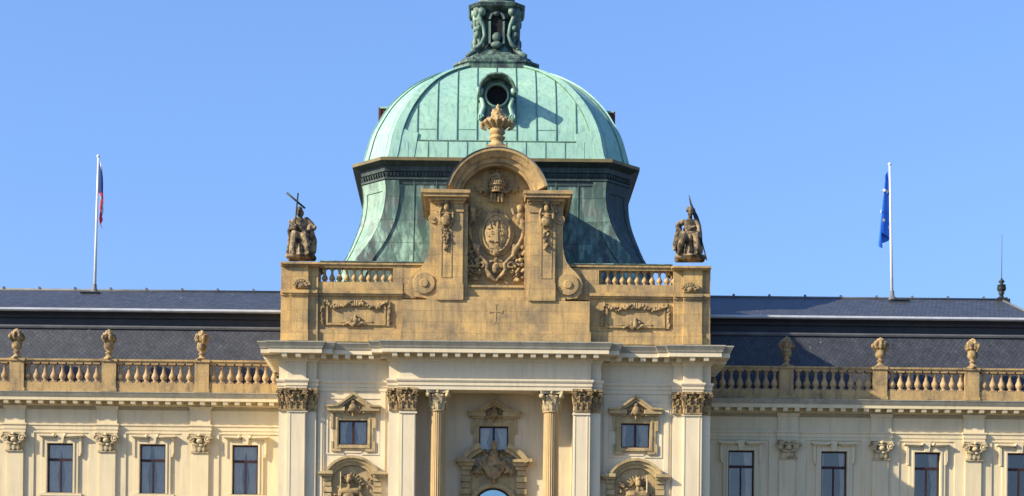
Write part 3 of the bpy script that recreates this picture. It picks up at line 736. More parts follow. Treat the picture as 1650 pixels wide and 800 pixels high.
def relief_panel(c, seed):
    y = 0.05
    rng = random.Random(seed)
    t = MB()
    l, r, vt, vb = c-48, c+48, 492, 526
    for a0, a1, b0, b1 in ((l, r, vt, vt+3), (l, l+3, vt+3, vb), (r-3, r, vt+3, vb), (l+3, c-14, vb-3, vb), (c+14, r-3, vb-3, vb), (c-26, c-14, vb-7, vb-4), (c+14, c+26, vb-7, vb-4)):
        t.box(a0, a1, b0, b1, y-0.09, y)
    for sx in (-1, 1):                                    # eared outer frame
        e = c+sx*53
        t.box(e-2, e+2, 487, 500, y-0.11, y); t.box(e-6 if sx > 0 else e+2, e-2 if sx > 0 else e+6, 487, 489.5, y-0.10, y)
        t.box(e-3, e+1, 502, 527, y-0.07, y)
    o = t.build('relief_panel', 'stone', B)
    P = lambda a, b, dy: tuple(P3(c+a, b, y)+Vector((0, dy, 0)))
    pr = []
    for sx in (-1, 1):                                    # swags
        n = 12
        for k in range(n):
            u = k/(n-1); a = sx*(8+u*42); v = 491+7*math.sin(u*math.pi)*(1 if u < 0.75 else 0.6)
            pr.append(('e', P(a, v+rng.uniform(-1.5, 1.5), -0.10), (0.085*rng.uniform(0.8, 1.3),)*3))
            pr.append(('e', P(a+rng.uniform(-2, 2), v-2.5+rng.uniform(-2, 2), -0.08), (0.07, 0.07, 0.07)))
        for k in range(9): pr.append(('e', P(sx*(54+rng.uniform(-1.5, 1.5)), 499+k*3.1, -0.08), (0.075*rng.uniform(0.8, 1.3), 0.08, 0.07)))
        pr += chain([P(sx*4, 527, -0.12), P(sx*11, 523, -0.12), P(sx*19, 527, -0.10)], [0.10, 0.09, 0.05])
        pr += [('e', P(sx*6, 519, -0.12), (0.1, 0.1, 0.12))]
    pr += [('e', P(0, 521, -0.15), (0.15, 0.13, 0.22)), ('e', P(0, 513, -0.15), (0.11, 0.1, 0.1)), ('c', P(-7, 515, -0.1), P(7, 515, -0.1), 0.05, 0.05)]
    for k in range(4): pr.append(('c', P(-5+k*3.5, 487, -0.08), P(-5+k*3.5, 495, -0.10), 0.04, 0.06))
    organic('garland', pr, 'carved', o, 0.028, 1)
relief_panel(-225, 31); relief_panel(225.5, 32)

# centre block of the attic with the engraved cross
t = MB(); yc_ = -0.5
t.box(-150.5, 151.5, 484, 534, yc_, 0.6); t.boxm(PX(-152.5, yc_), PX(153.5, yc_), yc_-0.07, 0.6, zb, PZ(533.5, yc_))
t.box(-112, 112, 478.5, 484.5, yc_+0.05, 0.6)
cb = t.build('attic_block', 'blocks', B)
t = MB(); t.box(-1.1, 0.9, 491, 520, yc_-0.02, yc_+0.01); t.box(-11, 10.5, 501, 503, yc_-0.024, yc_+0.012)
t.box(-3, 2.8, 519, 521, yc_-0.02, yc_+0.01); t.box(-3, 2.8, 490, 491.5, yc_-0.02, yc_+0.01)
for s in (-1, 1): t.box(s*9.8-1.2, s*9.8+1.2, 499.5, 504.5, yc_-0.028, yc_+0.014)
t.build('carved_cross', 'stone', cb)

# ------------------------------------------------------------------ aedicule over the attic block
yp = -0.45
t = MB()
for s in (-1, 1):
    def q(a, b): return (s*a, b)
    # pier with concave scroll flank
    flank = [q(54, 312), q(107, 312), q(107, 372), q(107.3, 395), q(109, 408), q(113, 420), q(120, 430), q(129, 438), q(137, 448), q(140, 458), q(138, 470), q(130, 479), q(110, 482), q(54, 482)]
    t.prism(flank, yp+0.12, 1.6); t.prism([q(60, 325), q(100, 325), q(100, 425), q(60, 425)], 1.6, 4.2, sy=yp)
    t.prism([q(54, 325), q(95, 325), q(95, 458), q(54, 458)], yp-0.06, yp+0.14)
    t.prism([q(52.5, 458), q(96, 458), q(96, 484), q(52.5, 484)], yp-0.14, yp+0.14)
    t.prism([q(53.5, 455.5), q(95.8, 455.5), q(95.8, 458), q(53.5, 458)], yp-0.10, yp+0.14)
    t.prism([q(53, 337), q(96.5, 337), q(96.5, 341.5), q(53, 341.5)], yp-0.12, yp+0.14)
    # entablature block: slab over slab
    t.prism([q(52, 323), q(101, 323), q(103, 328), q(52, 328)], yp-0.14, 4.25)
    t.prism([q(48, 317), q(113, 317), q(107, 323), q(50, 323)], yp-0.30, 4.3)
    t.prism([q(44, 311), q(120, 311), q(120, 314.5), q(116, 317), q(46, 317)], yp-0.52, 4.35)
    t.prism([q(43, 306), q(122, 305), q(122.5, 311), q(43, 311)], yp-0.60, 4.4)
    # inner jamb step
    t.prism([q(46, 328), q(54, 328), q(54, 482), q(46, 482)], yp+0.10, 1.0)
# recessed field and sill
t.prism([(-60, 260), (60, 260), (60, 484), (-60, 484)], 0.25, 0.9)
t.prism([(-46, 462), (46, 462), (46, 484), (-46, 484)], yp+0.22, 0.3); t.prism([(-47, 459.5), (47, 459.5), (47, 463), (-47, 463)], yp+0.14, 0.3)
ae = t.build('aedicule', 'blocks', B)
# arched hood
t = MB()
cyh, ro = 325.5, 82.5
t.arch(0, cyh, 15.5, 164.5, [(ro, 4.2), (ro, yp-0.60), (ro-4, yp-0.60), (ro-6, yp-0.50), (ro-9, yp-0.42), (ro-12, yp-0.34), (ro-13.5, yp-0.2), (ro-19, yp-0.16), (ro-20, yp+0.0), (ro-23.5, yp+0.04), (ro-23.5, 4.2)], 40, sy=yp)
t.build('arched_hood', 'stone', ae)
# dark lead flashing over the hood
t = MB(); t.arch(0, cyh, 15, 165, [(ro+0.2, 4.25), (ro+0.2, yp-0.62), (ro+1.6, yp-0.64), (ro+1.6, 4.25)], 40, sy=yp); t.build('flashing', 'lead', ae)
for s in (-1, 1):
    t = MB()
    for (cd, cv, r_, k) in ((s*116, 457, 17.5, 1), (s*102, 352.5, 8, 0)):
        pc = P3(cd, cv, yp)
        t.lathe([(0.0, 0.125), (r_/30*0.34, 0.12), (r_/30*0.40, 0.055), (r_/30*0.97, 0.055), (r_/30, 0.03), (r_/30, -0.9)], (pc.x, yp+0.08, pc.z), 28, axis='Y', smooth=False)
        t.build('scroll', 'stone', ae); t = MB()
    # panel of the pier
    t = MB(); c = s*80.5
    for a0, a1, b0, b1 in ((c-9, c-7.4, 357, 448), (c+7.4, c+9, 357, 448), (c-7.4, c+7.4, 446.4, 448)):
        t.box(a0, a1, b0, b1, yp-0.085, yp-0.05)
    t.build('pier_panel', 'stone', ae)
    rng = random.Random(40+s)
    P = lambda a, b, dy: tuple(P3(c+a, b, yp)+Vector((0, dy, 0)))
    pr = [('e', P(0, 336, -0.2), (0.16, 0.15, 0.2)), ('e', P(0, 327, -0.18), (0.2, 0.14, 0.14)), ('e', P(0, 356, -0.2), (0.27, 0.18, 0.32)), ('c', P(-9, 345, -0.12), P(9, 345, -0.12), 0.07, 0.07)]
    for sx in (-1, 1): pr += chain([P(sx*7, 331, -0.15), P(sx*11, 345, -0.15), P(sx*9, 362, -0.14), P(sx*4, 368, -0.14)], [0.06, 0.07, 0.08, 0.05])
    for k in range(7): pr += clump(rng, P3(c, 372+k*5.0, yp).xz, 0.17-0.012*k, 0.06, 4, 0.085, yp-0.09, 0.08)
    organic('garland', pr, 'carved', ae, 0.028, 1)

# coat of arms in the field
yf = 0.25
P = lambda a, b, dy: tuple(P3(a, b, yf)+Vector((0, dy, 0)))
rng = random.Random(77)
pr = [('e', P(0, 377, -0.10), (0.98, 0.12, 1.28)), ('e', P(0, 377, -0.22), (0.66, 0.20, 0.93))]
ring = [P(22*math.cos(R(a)), 377-30*math.sin(R(a)), -0.25) for a in range(0, 361, 18)]
pr += chain(ring, [0.07]*len(ring))
ar = organic('oval_shield', pr, 'stone', ae, 0.026, 0)
pr = clump(rng, P3(0, 376, yf).xz, 0.36, 0.6, 46, 0.06, yf-0.36, 0.07)
pr += [('c', P(2, 358, -0.4), P(3, 398, -0.38), 0.07, 0.05), ('e', P(0, 409, -0.26), (0.2, 0.14, 0.2)), ('e', P(0, 342, -0.2), (0.17, 0.1, 0.17)), ('c', P(-12, 402, -.26), P(12, 402, -.26), 0.06, 0.06)]
organic('shield_carving', pr, 'carved', ae, 0.028, 1)
pr = []
for s in (-1, 1):
    # lyre-shaped frame: cherubs at the shoulders, narrowing to scrolls at the foot
    pr += chain([P(s*38, 352, -0.30), P(s*42, 361, -0.30), P(s*44, 372, -0.26), P(s*41, 385, -0.24), P(s*36, 396, -0.26), P(s*30, 405, -0.28)], [0.13, 0.16, 0.10, 0.085, 0.12, 0.17])
    pr += chain([P(s*30, 405, -0.28), P(s*27, 414, -0.28), P(s*20, 420, -0.26), P(s*14, 428, -0.26), P(s*15, 437, -0.30), P(s*10, 446, -0.30), P(s*3, 452, -0.28), P(0, 454, -0.25)], [0.17, 0.10, 0.09, 0.12, 0.10, 0.15, 0.10, 0.10])
    pr += [('e', P(s*38, 341, -0.36), (0.19, 0.19, 0.22)), ('e', P(s*38, 336, -0.30), (0.21, 0.20, 0.15)), ('c', P(s*38, 349, -0.32), P(s*36, 358, -0.28), 0.19, 0.13)]
    pr += chain([P(s*32, 352, -0.30), P(s*27, 346, -0.30), P(s*25, 339, -0.26)], [0.08, 0.07, 0.07])
    pr += chain([P(s*43, 350, -0.26), P(s*47, 343, -0.2), P(s*46, 334, -0.16)], [0.10, 0.08, 0.05])
    for (u0, v0, r0, k0) in ((23, 431, 8.5, 1), (30, 398, 5.5, -1), (41, 366, 6, -1)):
        ring = [P(s*(u0+r0*(1-0.13*i)*math.cos(k0*R(40*i))), v0-r0*(1-0.13*i)*math.sin(k0*R(40*i)), -0.26-0.01*i) for i in range(7)]
        pr += chain(ring, [0.085-0.005*i for i in range(7)])
    for k in range(7):
        pr += clump(rng, P3(s*(43-k*0.5), 398+k*8, yf).xz, 0.20, 0.12, 5, 0.11, yf-0.12, 0.20)
        pr += clump(rng, P3(s*(33-k*0.3), 414+k*6, yf).xz, 0.18, 0.1, 4, 0.10, yf-0.12, 0.20)
pr += [('e', P(0, 434, -0.28), (0.22, 0.18, 0.30)), ('c', P(-9, 423, -0.24), P(9, 423, -0.24), 0.07, 0.07), ('e', P(0, 420, -0.26), (0.12, 0.12, 0.12))]
organic('cartouche', pr, 'carved', ae, 0.024, 1)
# triple crown: bulbous body, three beaded coronets, lappets and side scrolls
t = MB(); c_ = P3(0, 312, yf); cx_, cz_ = c_.x, c_.z; yk = yf-0.22
t.lathe([(0.36, -0.05), (0.40, 0.12), (0.43, 0.35), (0.41, 0.62), (0.32, 0.88), (0.16, 1.04), (0.05, 1.10), (0.05, 1.18)], (cx_, yk, cz_), 20)
for zz, rr in ((0.0, 0.43), (0.36, 0.46), (0.70, 0.40)):
    t.lathe([(rr-0.04, zz-0.05), (rr+0.03, zz-0.04), (rr+0.03, zz+0.05), (rr-0.04, zz+0.06)], (cx_, yk, cz_), 24)
    for k in range(13):
        a = math.pi+math.pi*k/12; p = (cx_+rr*math.cos(a), yk+rr*math.sin(a), cz_+zz+0.12)
        t.ball(p, (0.055, 0.055, 0.09 if k % 2 else 0.06), 6)
t.ball((cx_, yk, cz_+1.2), 0.09, 8); t.boxm(cx_-0.02, cx_+0.02, yk-0.02, yk+0.02, cz_+1.25, cz_+1.45); t.boxm(cx_-0.07, cx_+0.07, yk-0.02, yk+0.02, cz_+1.34, cz_+1.38)
t.build('carved_crown', 'carved', ae)
pr = []
for a in (-10, -3.5, 3.5, 10): pr.append(('c', P(a*0.8, 315, -0.38), P(a*0.9, 327, -0.36), 0.085, 0.075))
for s in (-1, 1):
    pr += chain([P(s*14, 312, -0.30), P(s*22, 307, -0.26), P(s*30, 308, -0.2), P(s*35, 303, -0.16)], [0.09, 0.10, 0.075, 0.05])
    pr += [('e', P(s*18, 316, -0.2), (0.1, 0.1, 0.09)), ('e', P(s*26, 312, -0.2), (0.09, 0.1, 0.08))]
organic('crown_lappets', pr, 'carved', ae, 0.024, 1)

# ------------------------------------------------------------------ attic balustrades
def baluster_mesh(h, r):
    t = MB()
    t.boxm(-r*0.95, r*0.95, -r*0.95, r*0.95, 0, h*0.07); t.boxm(-r*0.95, r*0.95, -r*0.95, r*0.95, h*0.93, h)
    t.lathe([(r*0.8, h*0.07), (r*0.55, h*0.12), (r*0.62, h*0.16), (r*0.95, h*0.24), (r*1.0, h*0.33), (r*0.85, h*0.42), (r*0.5, h*0.56), (r*0.38, h*0.72), (r*0.42, h*0.80), (r*0.62, h*0.83), (r*0.42, h*0.86), (r*0.6, h*0.90), (r*0.8, h*0.93)], (0, 0, 0), 12)
    return t
hb = PZ(434, 0.3)-PZ(457.2, 0.3)
proto = None
for s in (-1, 1):
    t = MB()
    x0, x1 = sorted((s*163, s*286))
    t.boxm(PX(x0, 0), PX(x1, 0), 0.02, 0.58, PZ(434, 0.1), PZ(429.5, 0.1))
    xr0, xr1 = sorted((s*112, s*284.5)); t.boxm(PX(xr0, 0), PX(xr1, 0), -0.06, 0.66, PZ(429.5, 0.1), PZ(425.3, 0.1))
    o = t.build('attic_balustrade', 'stone', B)
    fl = MB(); fl.boxm(PX(xr0, 0)+0.01, PX(xr1, 0)-0.01, -0.10, 0.70, PZ(425.3, 0.1)+0.002, PZ(424.3, 0.1)+0.01); fl.build('coping', 'dcopper', o)
    for k in range(11):
        x = s*(168.5+k*11.9); zz = PZ(457.1, 0.0)
        if proto is None: proto = baluster_mesh(PZ(434, 0.1)-PZ(457.1, 0), 0.165).build('baluster', 'stone', o, (PX(x, 0.3), 0.3, zz))
        else:
            c = proto.copy(); COL.objects.link(c); c.parent = o; c.location = (PX(x, 0.3), 0.3, zz)

# ================================================================== copper dome
YC = 12.0
# levels: (v, front half, side half) measured
dome_lv = [(262, 176, 217), (256, 175, 214), (250, 173, 212), (235, 170, 207.5), (220, 167, 203), (205, 162, 197), (190, 155.5, 188), (175, 147, 178.5), (160, 136, 166.5), (147, 124, 152.5), (135, 110, 136.5), (125, 94, 117), (117, 76, 96), (111.5, 57, 76), (108, 42, 60), (106, 34, 50)]
skirt_lv = [(292, 178, 216), (300, 177, 214.5), (313, 176.5, 213), (328, 178, 213), (342, 180.5, 214.5), (355, 184, 217), (370, 190, 221.5), (385, 198, 227), (400, 208, 232.5), (412, 217, 237.5), (424, 226, 243), (470, 250, 262)]
def solve(v, hf, hs):
    y = YC-7
    for _ in range(12):
        hsm = hs*S(y+0.5); y = YC-hsm
    hfm = hf*S(y)
    yy = YC-hfm
    return PZ(v, y), hfm, hsm
def ring8(hf, hs_, z):
    a, b = hf, hs_
    return [(-a, YC-b, z), (a, YC-b, z), (b, YC-a, z), (b, YC+a, z), (a, YC+b, z), (-a, YC+b, z), (-b, YC+a, z), (-b, YC-a, z)]
def cat(lv, sub=12):
    res = []
    n = len(lv)
    for i in range(n-1):
        p0, p1, p2, p3 = lv[max(i-1, 0)], lv[i], lv[i+1], lv[min(i+2, n-1)]
        for k in range(sub):
            t = k/sub
            res.append(tuple(0.5*((2*b)+(-a+c)*t+(2*a-5*b+4*c-d)*t*t+(-a+3*b-3*c+d)*t**3) for a, b, c, d in zip(p0, p1, p2, p3)))
    res.append(lv[-1]); return res
DL = cat([solve(*l) for l in dome_lv]); SL = cat([solve(*l) for l in skirt_lv])
def shell(mb, L, mi=0):
    for k in range(8):
        vs = []
        for z, hf, hs_ in L:
            r = ring8(hf, hs_, z); vs += [r[k], r[(k+1) % 8]]
        mb.add(vs, [(2*i, 2*i+1, 2*i+3, 2*i+2) for i in range(len(L)-1)], mi, True)
def onface(mb, L, face, f0, f1, th, mi=0, z0=-1e9, z1=1e9, absolute=False):
    """raised band following the profile on one face; f0,f1 fractions (-1..1) of the half width or metres when absolute"""
    rows = []
    for i, (z, hf, hs_) in enumerate(L):
        if z < z0 or z > z1: continue
        r = ring8(hf, hs_, z); a = Vector(r[face]); b = Vector(r[(face+1) % 8]); m = (a+b)/2; half = (b-a)/2; hl = half.length
        if absolute:
            q0, q1 = f0/hl, f1/hl
            if max(abs(q0), abs(q1)) > 0.985: continue
        else: q0, q1 = f0, f1
        j = min(i+1, len(L)-1); jj = max(i-1, 0)
        dz = L[j][0]-L[jj][0]; dh = L[j][2]-L[jj][2]
        n2 = Vector((b.y-a.y, -(b.x-a.x), 0)).normalized()
        nn = (n2*dz+Vector((0, 0, -dh))).normalized()
        if dz < 0: nn = -nn
        rows.append((m+half*q0, m+half*q1, nn))
    if len(rows) < 2: return
    vs = []
    for p, q_, n in rows: vs += [p-n*0.03, p+n*th, q_+n*th, q_-n*0.03]
    fs = []
    for i in range(len(rows)-1):
        for k in (0, 1, 2): fs.append((4*i+k, 4*i+k+1, 4*i+5+k, 4*i+4+k))
    fs.append((0, 1, 2, 3)); k = 4*(len(rows)-1); fs.append((k, k+3, k+2, k+1))
    mb.add(vs, fs, mi, False)
d = MB(); shell(d, DL)
zband = PZ(231, 5.0)
zlow = PZ(258, 4.8)
for face in (0, 2, 4, 6):
    for a, b in ((-1.0, -0.915), (0.915, 1.0)): onface(d, DL, face, a, b, 0.14)
    onface(d, DL, face, -0.9, 0.9, 0.07, z1=zband)
    # rounded shoulder pieces at the foot of the ribs
    zsh = PZ(213, 5.2)
    for s in (-1, 1):
        for j in range(5):
            f0, f1 = 0.76+0.031*j, 0.76+0.031*(j+1)
            onface(d, DL, face, min(s*f0, s*f1), max(s*f0, s*f1), 0.10, z1=zband+(zsh-zband)*(0.35+0.65*math.sqrt(1-(1-(j+1)/5)**2)))
for face in (1, 3, 5, 7):
    onface(d, DL, face, -1.0, -0.72, 0.05); onface(d, DL, face, 0.72, 1.0, 0.05)
dome = d.build('dome', 'copper', B)
sm = MB()
for face in (0, 2, 4, 6):
    for k in range(-4, 5):
        x = k*1.12+0.0
        onface(sm, DL, face, x-0.018, x+0.018, 0.055, absolute=True, z0=zband+0.04)
        for zz in ((PZ(207, 5.3), PZ(160, 5.9)) if k % 2 else (PZ(212, 5.3), PZ(172, 5.8))):
            if k < 4: onface(sm, DL, face, x+0.05, x+1.07, 0.012, absolute=True, z0=zz-0.02, z1=zz+0.05)
    for k in range(-5, 5):
        x = (k+0.5)*1.1; onface(sm, DL, face, x-0.018, x+0.018, 0.10, absolute=True, z1=zband)
    for s in (-1, 1):
        onface(sm, DL, face, min(s*0.908, s*0.913), max(s*0.908, s*0.913), 0.10, z0=PZ(212, 5.2))
    for zz, a in ((zband, 0.9), (PZ(160, 5.9), 0.88), (PZ(195, 5.4), 0.9)):
        if a != 0.9 or zz == zband: onface(sm, DL, face, -0.765, 0.765, 0.075, z0=zz-0.02, z1=zz+0.07) if zz == zband else None
for face in (1, 3, 5, 7):
    onface(sm, DL, face, -0.72, -0.68, 0.055); onface(sm, DL, face, 0.68, 0.72, 0.055)
sm.build('seam', 'copperseam', dome)

# drum cornice of the dome: brown edge, soffit and toothed frieze coloured dark for the overhang's shade
def oct_path(hf, hs_): r = ring8(hf, hs_, 0); return [(p[0], p[1]) for p in r]
zc_, hf_, hs_m = solve(262, 182, 224)
cz = MB()
zA, zB2, zD = PZ(254.5, 4.0), PZ(262, 4.0), PZ(292, 4.6)
bf, bs = 178*S(4.6), 215*S(5)
pth = oct_path(bf, bs)
zt_ = PZ(255.5, 4.1)
cz.sweep(pth, [(-0.1, zD-0.25), (0.03, zD-0.25), (0.03, zD), (0.12, zD), (0.12, zD+0.10), (0.0, zD+0.12), (0.0, zD+0.42), (0.10, zD+0.46), (0.14, zD+0.72), (0.30, zD+0.80), (0.56, zt_-0.22), (0.56, zt_-0.20)], closed=True)
cz.sweep(pth, [(0.5, zt_-0.205), (0.62, zt_-0.205), (0.62, zt_-0.03), (0.55, zt_), (-0.3, zt_+0.10)], mi=1, closed=True)
modillions(cz, pth+[pth[0]], 0.20, 0.10, 0.0, 0.16, zD+0.2, zD+0.38)
cz.build('dome_cornice', ['drum', 'brown'], B)
# skirt
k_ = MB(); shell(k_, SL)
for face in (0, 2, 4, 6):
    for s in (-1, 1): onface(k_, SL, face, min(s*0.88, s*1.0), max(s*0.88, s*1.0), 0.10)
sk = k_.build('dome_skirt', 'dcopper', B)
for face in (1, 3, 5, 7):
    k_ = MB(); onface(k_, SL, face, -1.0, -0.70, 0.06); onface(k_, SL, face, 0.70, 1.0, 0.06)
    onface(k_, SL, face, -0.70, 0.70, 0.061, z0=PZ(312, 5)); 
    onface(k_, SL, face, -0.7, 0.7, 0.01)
    k_.build('corner_strip', 'mcopper' if face in (5, 7) else 'drum', sk)  # paler copper on the sunny left, near black on the right: light coloured in
k_ = MB()
for face in (0, 2, 4, 6):
    for x in (-4.6, -3.35, -2.1, -0.8, 0.8, 2.1, 3.35, 4.6): onface(k_, SL, face, x-0.02, x+0.02, 0.04, absolute=True)
    for zz in (PZ(340, 5), PZ(380, 4.6)): pass
k_.build('seam', 'copperseam', sk)

# oculus dormer in the dome
yo = None
zo = PZ(198, 5.3)
for z, hf, hs_ in DL:
    if z >= zo: yo = YC-hs_-0.25; break
t = MB(); ring = lambda r_, n=24, a0=0, a1=360: [(r_*math.cos(R(a0+(a1-a0)*i/n)), -r_*math.sin(R(a0+(a1-a0)*i/n))) for i in range(n+(0 if a1-a0 == 360 else 1))]
cv = 154
hole = [(x, cv+y) for x, y in ring(16.5)]
body = [(-25, 168), (-25, cv)]+[(x, cv+y) for x, y in ring(25, 16, 180, 0)]+[(25, 168), (23, 182), (27, 192), (24, 200), (-24, 200), (-27, 192), (-23, 182)]
t.prism(body, yo, yo+0.35, holes=[hole])
t.prism([(-23, 150)]+[(x, 150+y) for x, y in ring(23, 12, 180, 0)]+[(23, 150), (23, 200), (-23, 200)], yo+0.9, yo+3.4, sy=yo) if False else None
t.arch(0, cv, 0, 180, [(25, yo+2.8), (25, yo+0.3), (22, yo+0.3), (22, yo+2.8)], 20, sy=yo)
t.box(-25, -21, cv, 200, yo+0.3, yo+2.2); t.box(21, 25, cv, 200, yo+0.3, yo+2.0)
oc = t.build('oculus', 'dcopper', dome)  # darker copper puts the hood's shade into the colour of the opening face
t = MB(); t.arch(0, cv, -4, 184, [(30.5, yo+2.6), (30.5, yo-0.85), (28.2, yo-0.85), (27, yo-0.6), (26, yo+0.0), (26, yo+2.6)], 24, sy=yo)
t.build('hood', 'dcopper', oc)
t = MB(); t.arch(0, cv, 0, 360, [(19.5, yo), (19.5, yo-0.12), (17, yo-0.16), (16.5, yo)], 28, sy=yo)
for s in (-1, 1):
    c_ = P3(s*27.5, cv-5, yo); t.spiral((c_.x, c_.z), 0.20, 1.5, 0.055, yo-0.35, hand=s)
    c_ = P3(s*25, cv-5, yo); t.lathe([(0.0, 0.42), (0.19, 0.40), (0.19, -0.1)], (P3(s*27.5, 0, yo).x, yo, c_.z), 16, axis='Y')
    t.tube([P3(s*25, cv+4, yo-0.1), P3(s*21, cv+18, yo-0.1), P3(s*26, cv+32, yo-0.12), P3(s*28, cv+40, yo-0.1)], [0.12, 0.14, 0.14, 0.10], 8)
    c_ = P3(s*26, cv+36, yo); t.spiral((c_.x, c_.z), 0.17, 1.2, 0.05, yo-0.2, hand=-s)
t.build('scroll', 'copper', oc)
t = MB(); t.box(-21, 21, cv-22, cv+19, yo+0.2, yo+0.25); t.build('dark_opening', 'dark', oc)

# little red-brown vents at the flanks of the dome
for s in (-1, 1):
    yv = YC-4.0; zv = PZ(191+s*1.5, yv)
    for z, hf, hs_ in reversed(DL):
        if z <= zv: xs = hs_
        else: break
    for z, hf, hs_ in sorted(DL):
        if z >= zv: xs = hs_; break
    t = MB(); t.boxm(s*(xs-0.6), s*(xs+0.50), yv-0.28, yv+0.30, zv-0.38, zv+0.36, 0)
    t.boxm(s*(xs+0.50), s*(xs+0.62), yv-0.34, yv+0.36, zv-0.42, zv+0.42, 0)
    t.boxm(s*(xs-0.7), s*(xs+0.54), yv-0.36, yv+0.38, zv+0.36, zv+0.46, 1)
    o = t.build('roof_vent', ['redbrown', 'copper'], dome); o['label'] = 'small dark red box on the flank of the dome'

# ------------------------------------------------------------------ lantern on the dome
ln = MB()
def octr(h, c, z): a, b = h-c, h; return [(-a, YC-b, z), (a, YC-b, z), (b, YC-a, z), (b, YC+a, z), (a, YC+b, z), (-a, YC+b, z), (-b, YC+a, z), (-b, YC-a, z)]
def stack(mb, rows, mi=0):
    vs = []
    for h, c, z in rows: vs += octr(h, c, z)
    fs = [(8*i+k, 8*i+(k+1) % 8, 8*i+8+(k+1) % 8, 8*i+8+k) for i in range(len(rows)-1) for k in range(8)]
    fs.append(tuple(range(8))[::-1]); fs.append(tuple(8*(len(rows)-1)+k for k in range(8)))
    mb.add(vs, fs, mi)
YL = YC-2.2
sl = S(YL+0.5)
def lz(v): return PZ(v, YL)
stack(ln, [(67*sl, 0.8, lz(111)), (67*sl, 0.8, lz(103)), (69*sl, 0.8, lz(102)), (69*sl, 0.8, lz(99)), (63*sl, 0.8, lz(97)), (60*sl, 0.8, lz(97)), (60*sl, 0.8, lz(93)), (56*sl, 0.7, lz(90)), (56*sl, 0.7, lz(88.5)), (50*sl, 0.65, lz(84))])
stack(ln, [(50*sl, 0.6, lz(87)), (44*sl, 0.6, lz(83)), (36*sl, 0.55, lz(76)), (31*sl, 0.5, lz(69)), (26.5*sl, 0.45, lz(60)), (25*sl, 0.4, lz(45)), (25*sl, 0.4, lz(20)), (29*sl, 0.4, lz(18)), (29*sl, 0.4, lz(10)), (44*sl, 0.6, lz(3)), (46*sl, 0.6, lz(-2)), (30*sl, 0.6, lz(-10)), (26*sl, 0.5, lz(-40)), (24*sl, .4, lz(-55)), (8*sl, .2, lz(-80)), (3*sl, .05, lz(-130))])
lt = ln.build('lantern', 'lcopper', B)
t = MB()
YF = YC-28*sl
for ang in range(4):
    rot = Matrix.Translation((0, YC, 0)) @ Matrix.Rotation(math.pi/2*ang, 4, 'Z') @ Matrix.Translation((0, -YC, 0))
    u = MB()
    ah = [(9*math.cos(R(a)), 34-9*math.sin(R(a))) for a in range(0, 181, 20)]
    u.prism(ah+[(-9, 66), (9, 66)], YF-0.20, YF+0.2, mi=1, sy=YF)
    u.arch(0, 34, 0, 180, [(13, YF+0.2), (13, YF-0.36), (9.5, YF-0.36), (9.5, YF+0.2)], 14, sy=YF)
    for s in (-1, 1):
        u.box(min(s*9.5, s*13), max(s*9.5, s*13), 34, 70, YF-0.36, YF+0.2)
        # scroll consoles flanking
        pts = [P3(s*26, 14, YF), P3(s*28, 30, YF), P3(s*22, 44, YF), P3(s*19, 60, YF), P3(s*24, 73, YF), P3(s*37, 84, YF)]
        u.tube([(p.x, YF-0.25, p.z) for p in pts], [0.13, 0.16, 0.13, 0.12, 0.13, 0.15], 8, 2)
        c_ = P3(s*24, 22, YF); u.lathe([(0, 0.5), (0.22, 0.48), (0.22, 0)], (c_.x, YF, c_.z), 14, axis='Y', mi=2)
        c_ = P3(s*29, 48, YF); u.lathe([(0, 0.35), (0.16, 0.33), (0.16, 0)], (c_.x, YF, c_.z), 14, axis='Y', mi=2)
    u.ball(P3(0, 60, YF-0.35), (0.28, 0.15, 0.3), 10); u.ball(P3(0, 72, YF-0.35), (0.36, 0.2, 0.22), 10); u.ball(P3(0, 22, YF-0.3), (0.22, 0.15, 0.16), 10)
    u.box(-31, 31, 8, 13, YF-0.28, YF+0.3); u.box(-24, 24, 13, 16, YF-0.2, YF+0.3)
    u.v = [tuple(rot @ Vector(p)) for p in u.v]
    u.build('lantern_arch', ['lcopper', 'dark', 'dcopper'], lt)
for sx in (-1, 1):
    for sy in (-1, 1):                                   # corner volutes
        u = MB(); e = 22.5*sl
        for (v, off, r_) in ((12, 0.52, 0.30), (27, 0.30, 0.26), (46, 0.42, 0.24)):
            c_ = (sx*(e+off*0.75), YC+sy*(e+off*0.75), lz(v)); u.ball(c_, (r_*0.75, r_*0.75, r_), 10)
        pts = [(0.42, 4), (0.42, 16), (0.22, 30), (0.36, 46), (0.20, 58), (0.32, 68), (0.70, 77), (1.25, 86)]
        u.tube([(sx*(e+a*0.72), YC+sy*(e+a*0.72), lz(v)) for a, v in pts], [0.26, 0.24, 0.18, 0.19, 0.15, 0.14, 0.15, 0.14], 8)
        u.build('corner_volute', 'dcopper', lt)

# ================================================================== wings
def wprof(yb):  # entablature profile at wing wall
    zs = PZ(650.5, yb-0.85)
    return zs, [(-0.02, PZ(704.5, yb)), (0.05, PZ(704.5, yb)), (0.05, PZ(700, yb)), (0.08, PZ(699.5, yb)), (0.08, PZ(694, yb)), (0.13, PZ(692.5, yb)), (0.13, PZ(690, yb)), (0.008, PZ(689.5, yb)),
                (0.008, PZ(667, yb)), (0.05, PZ(666, yb)), (0.10, PZ(661, yb)), (0.17, PZ(659, yb)), (0.22, zs-0.20), (0.22, zs-0.003),
                (0.76, zs), (0.76, zs-0.03), (0.80, zs-0.03), (0.80, PZ(646, yb-0.8)), (0.84, PZ(645.5, yb-0.8)), (0.92, PZ(640.5, yb-0.8)), (0.95, PZ(639.3, yb-0.8)), (0.95, PZ(638.2, yb-0.8)), (0.0, PZ(636.8, yb-0.3))]
WEND = 938
WOFF = {-1: (-697.5, -548.5, -399.5, -847.0), 1: (399.5, 549.0, 699.0, 848.5)}
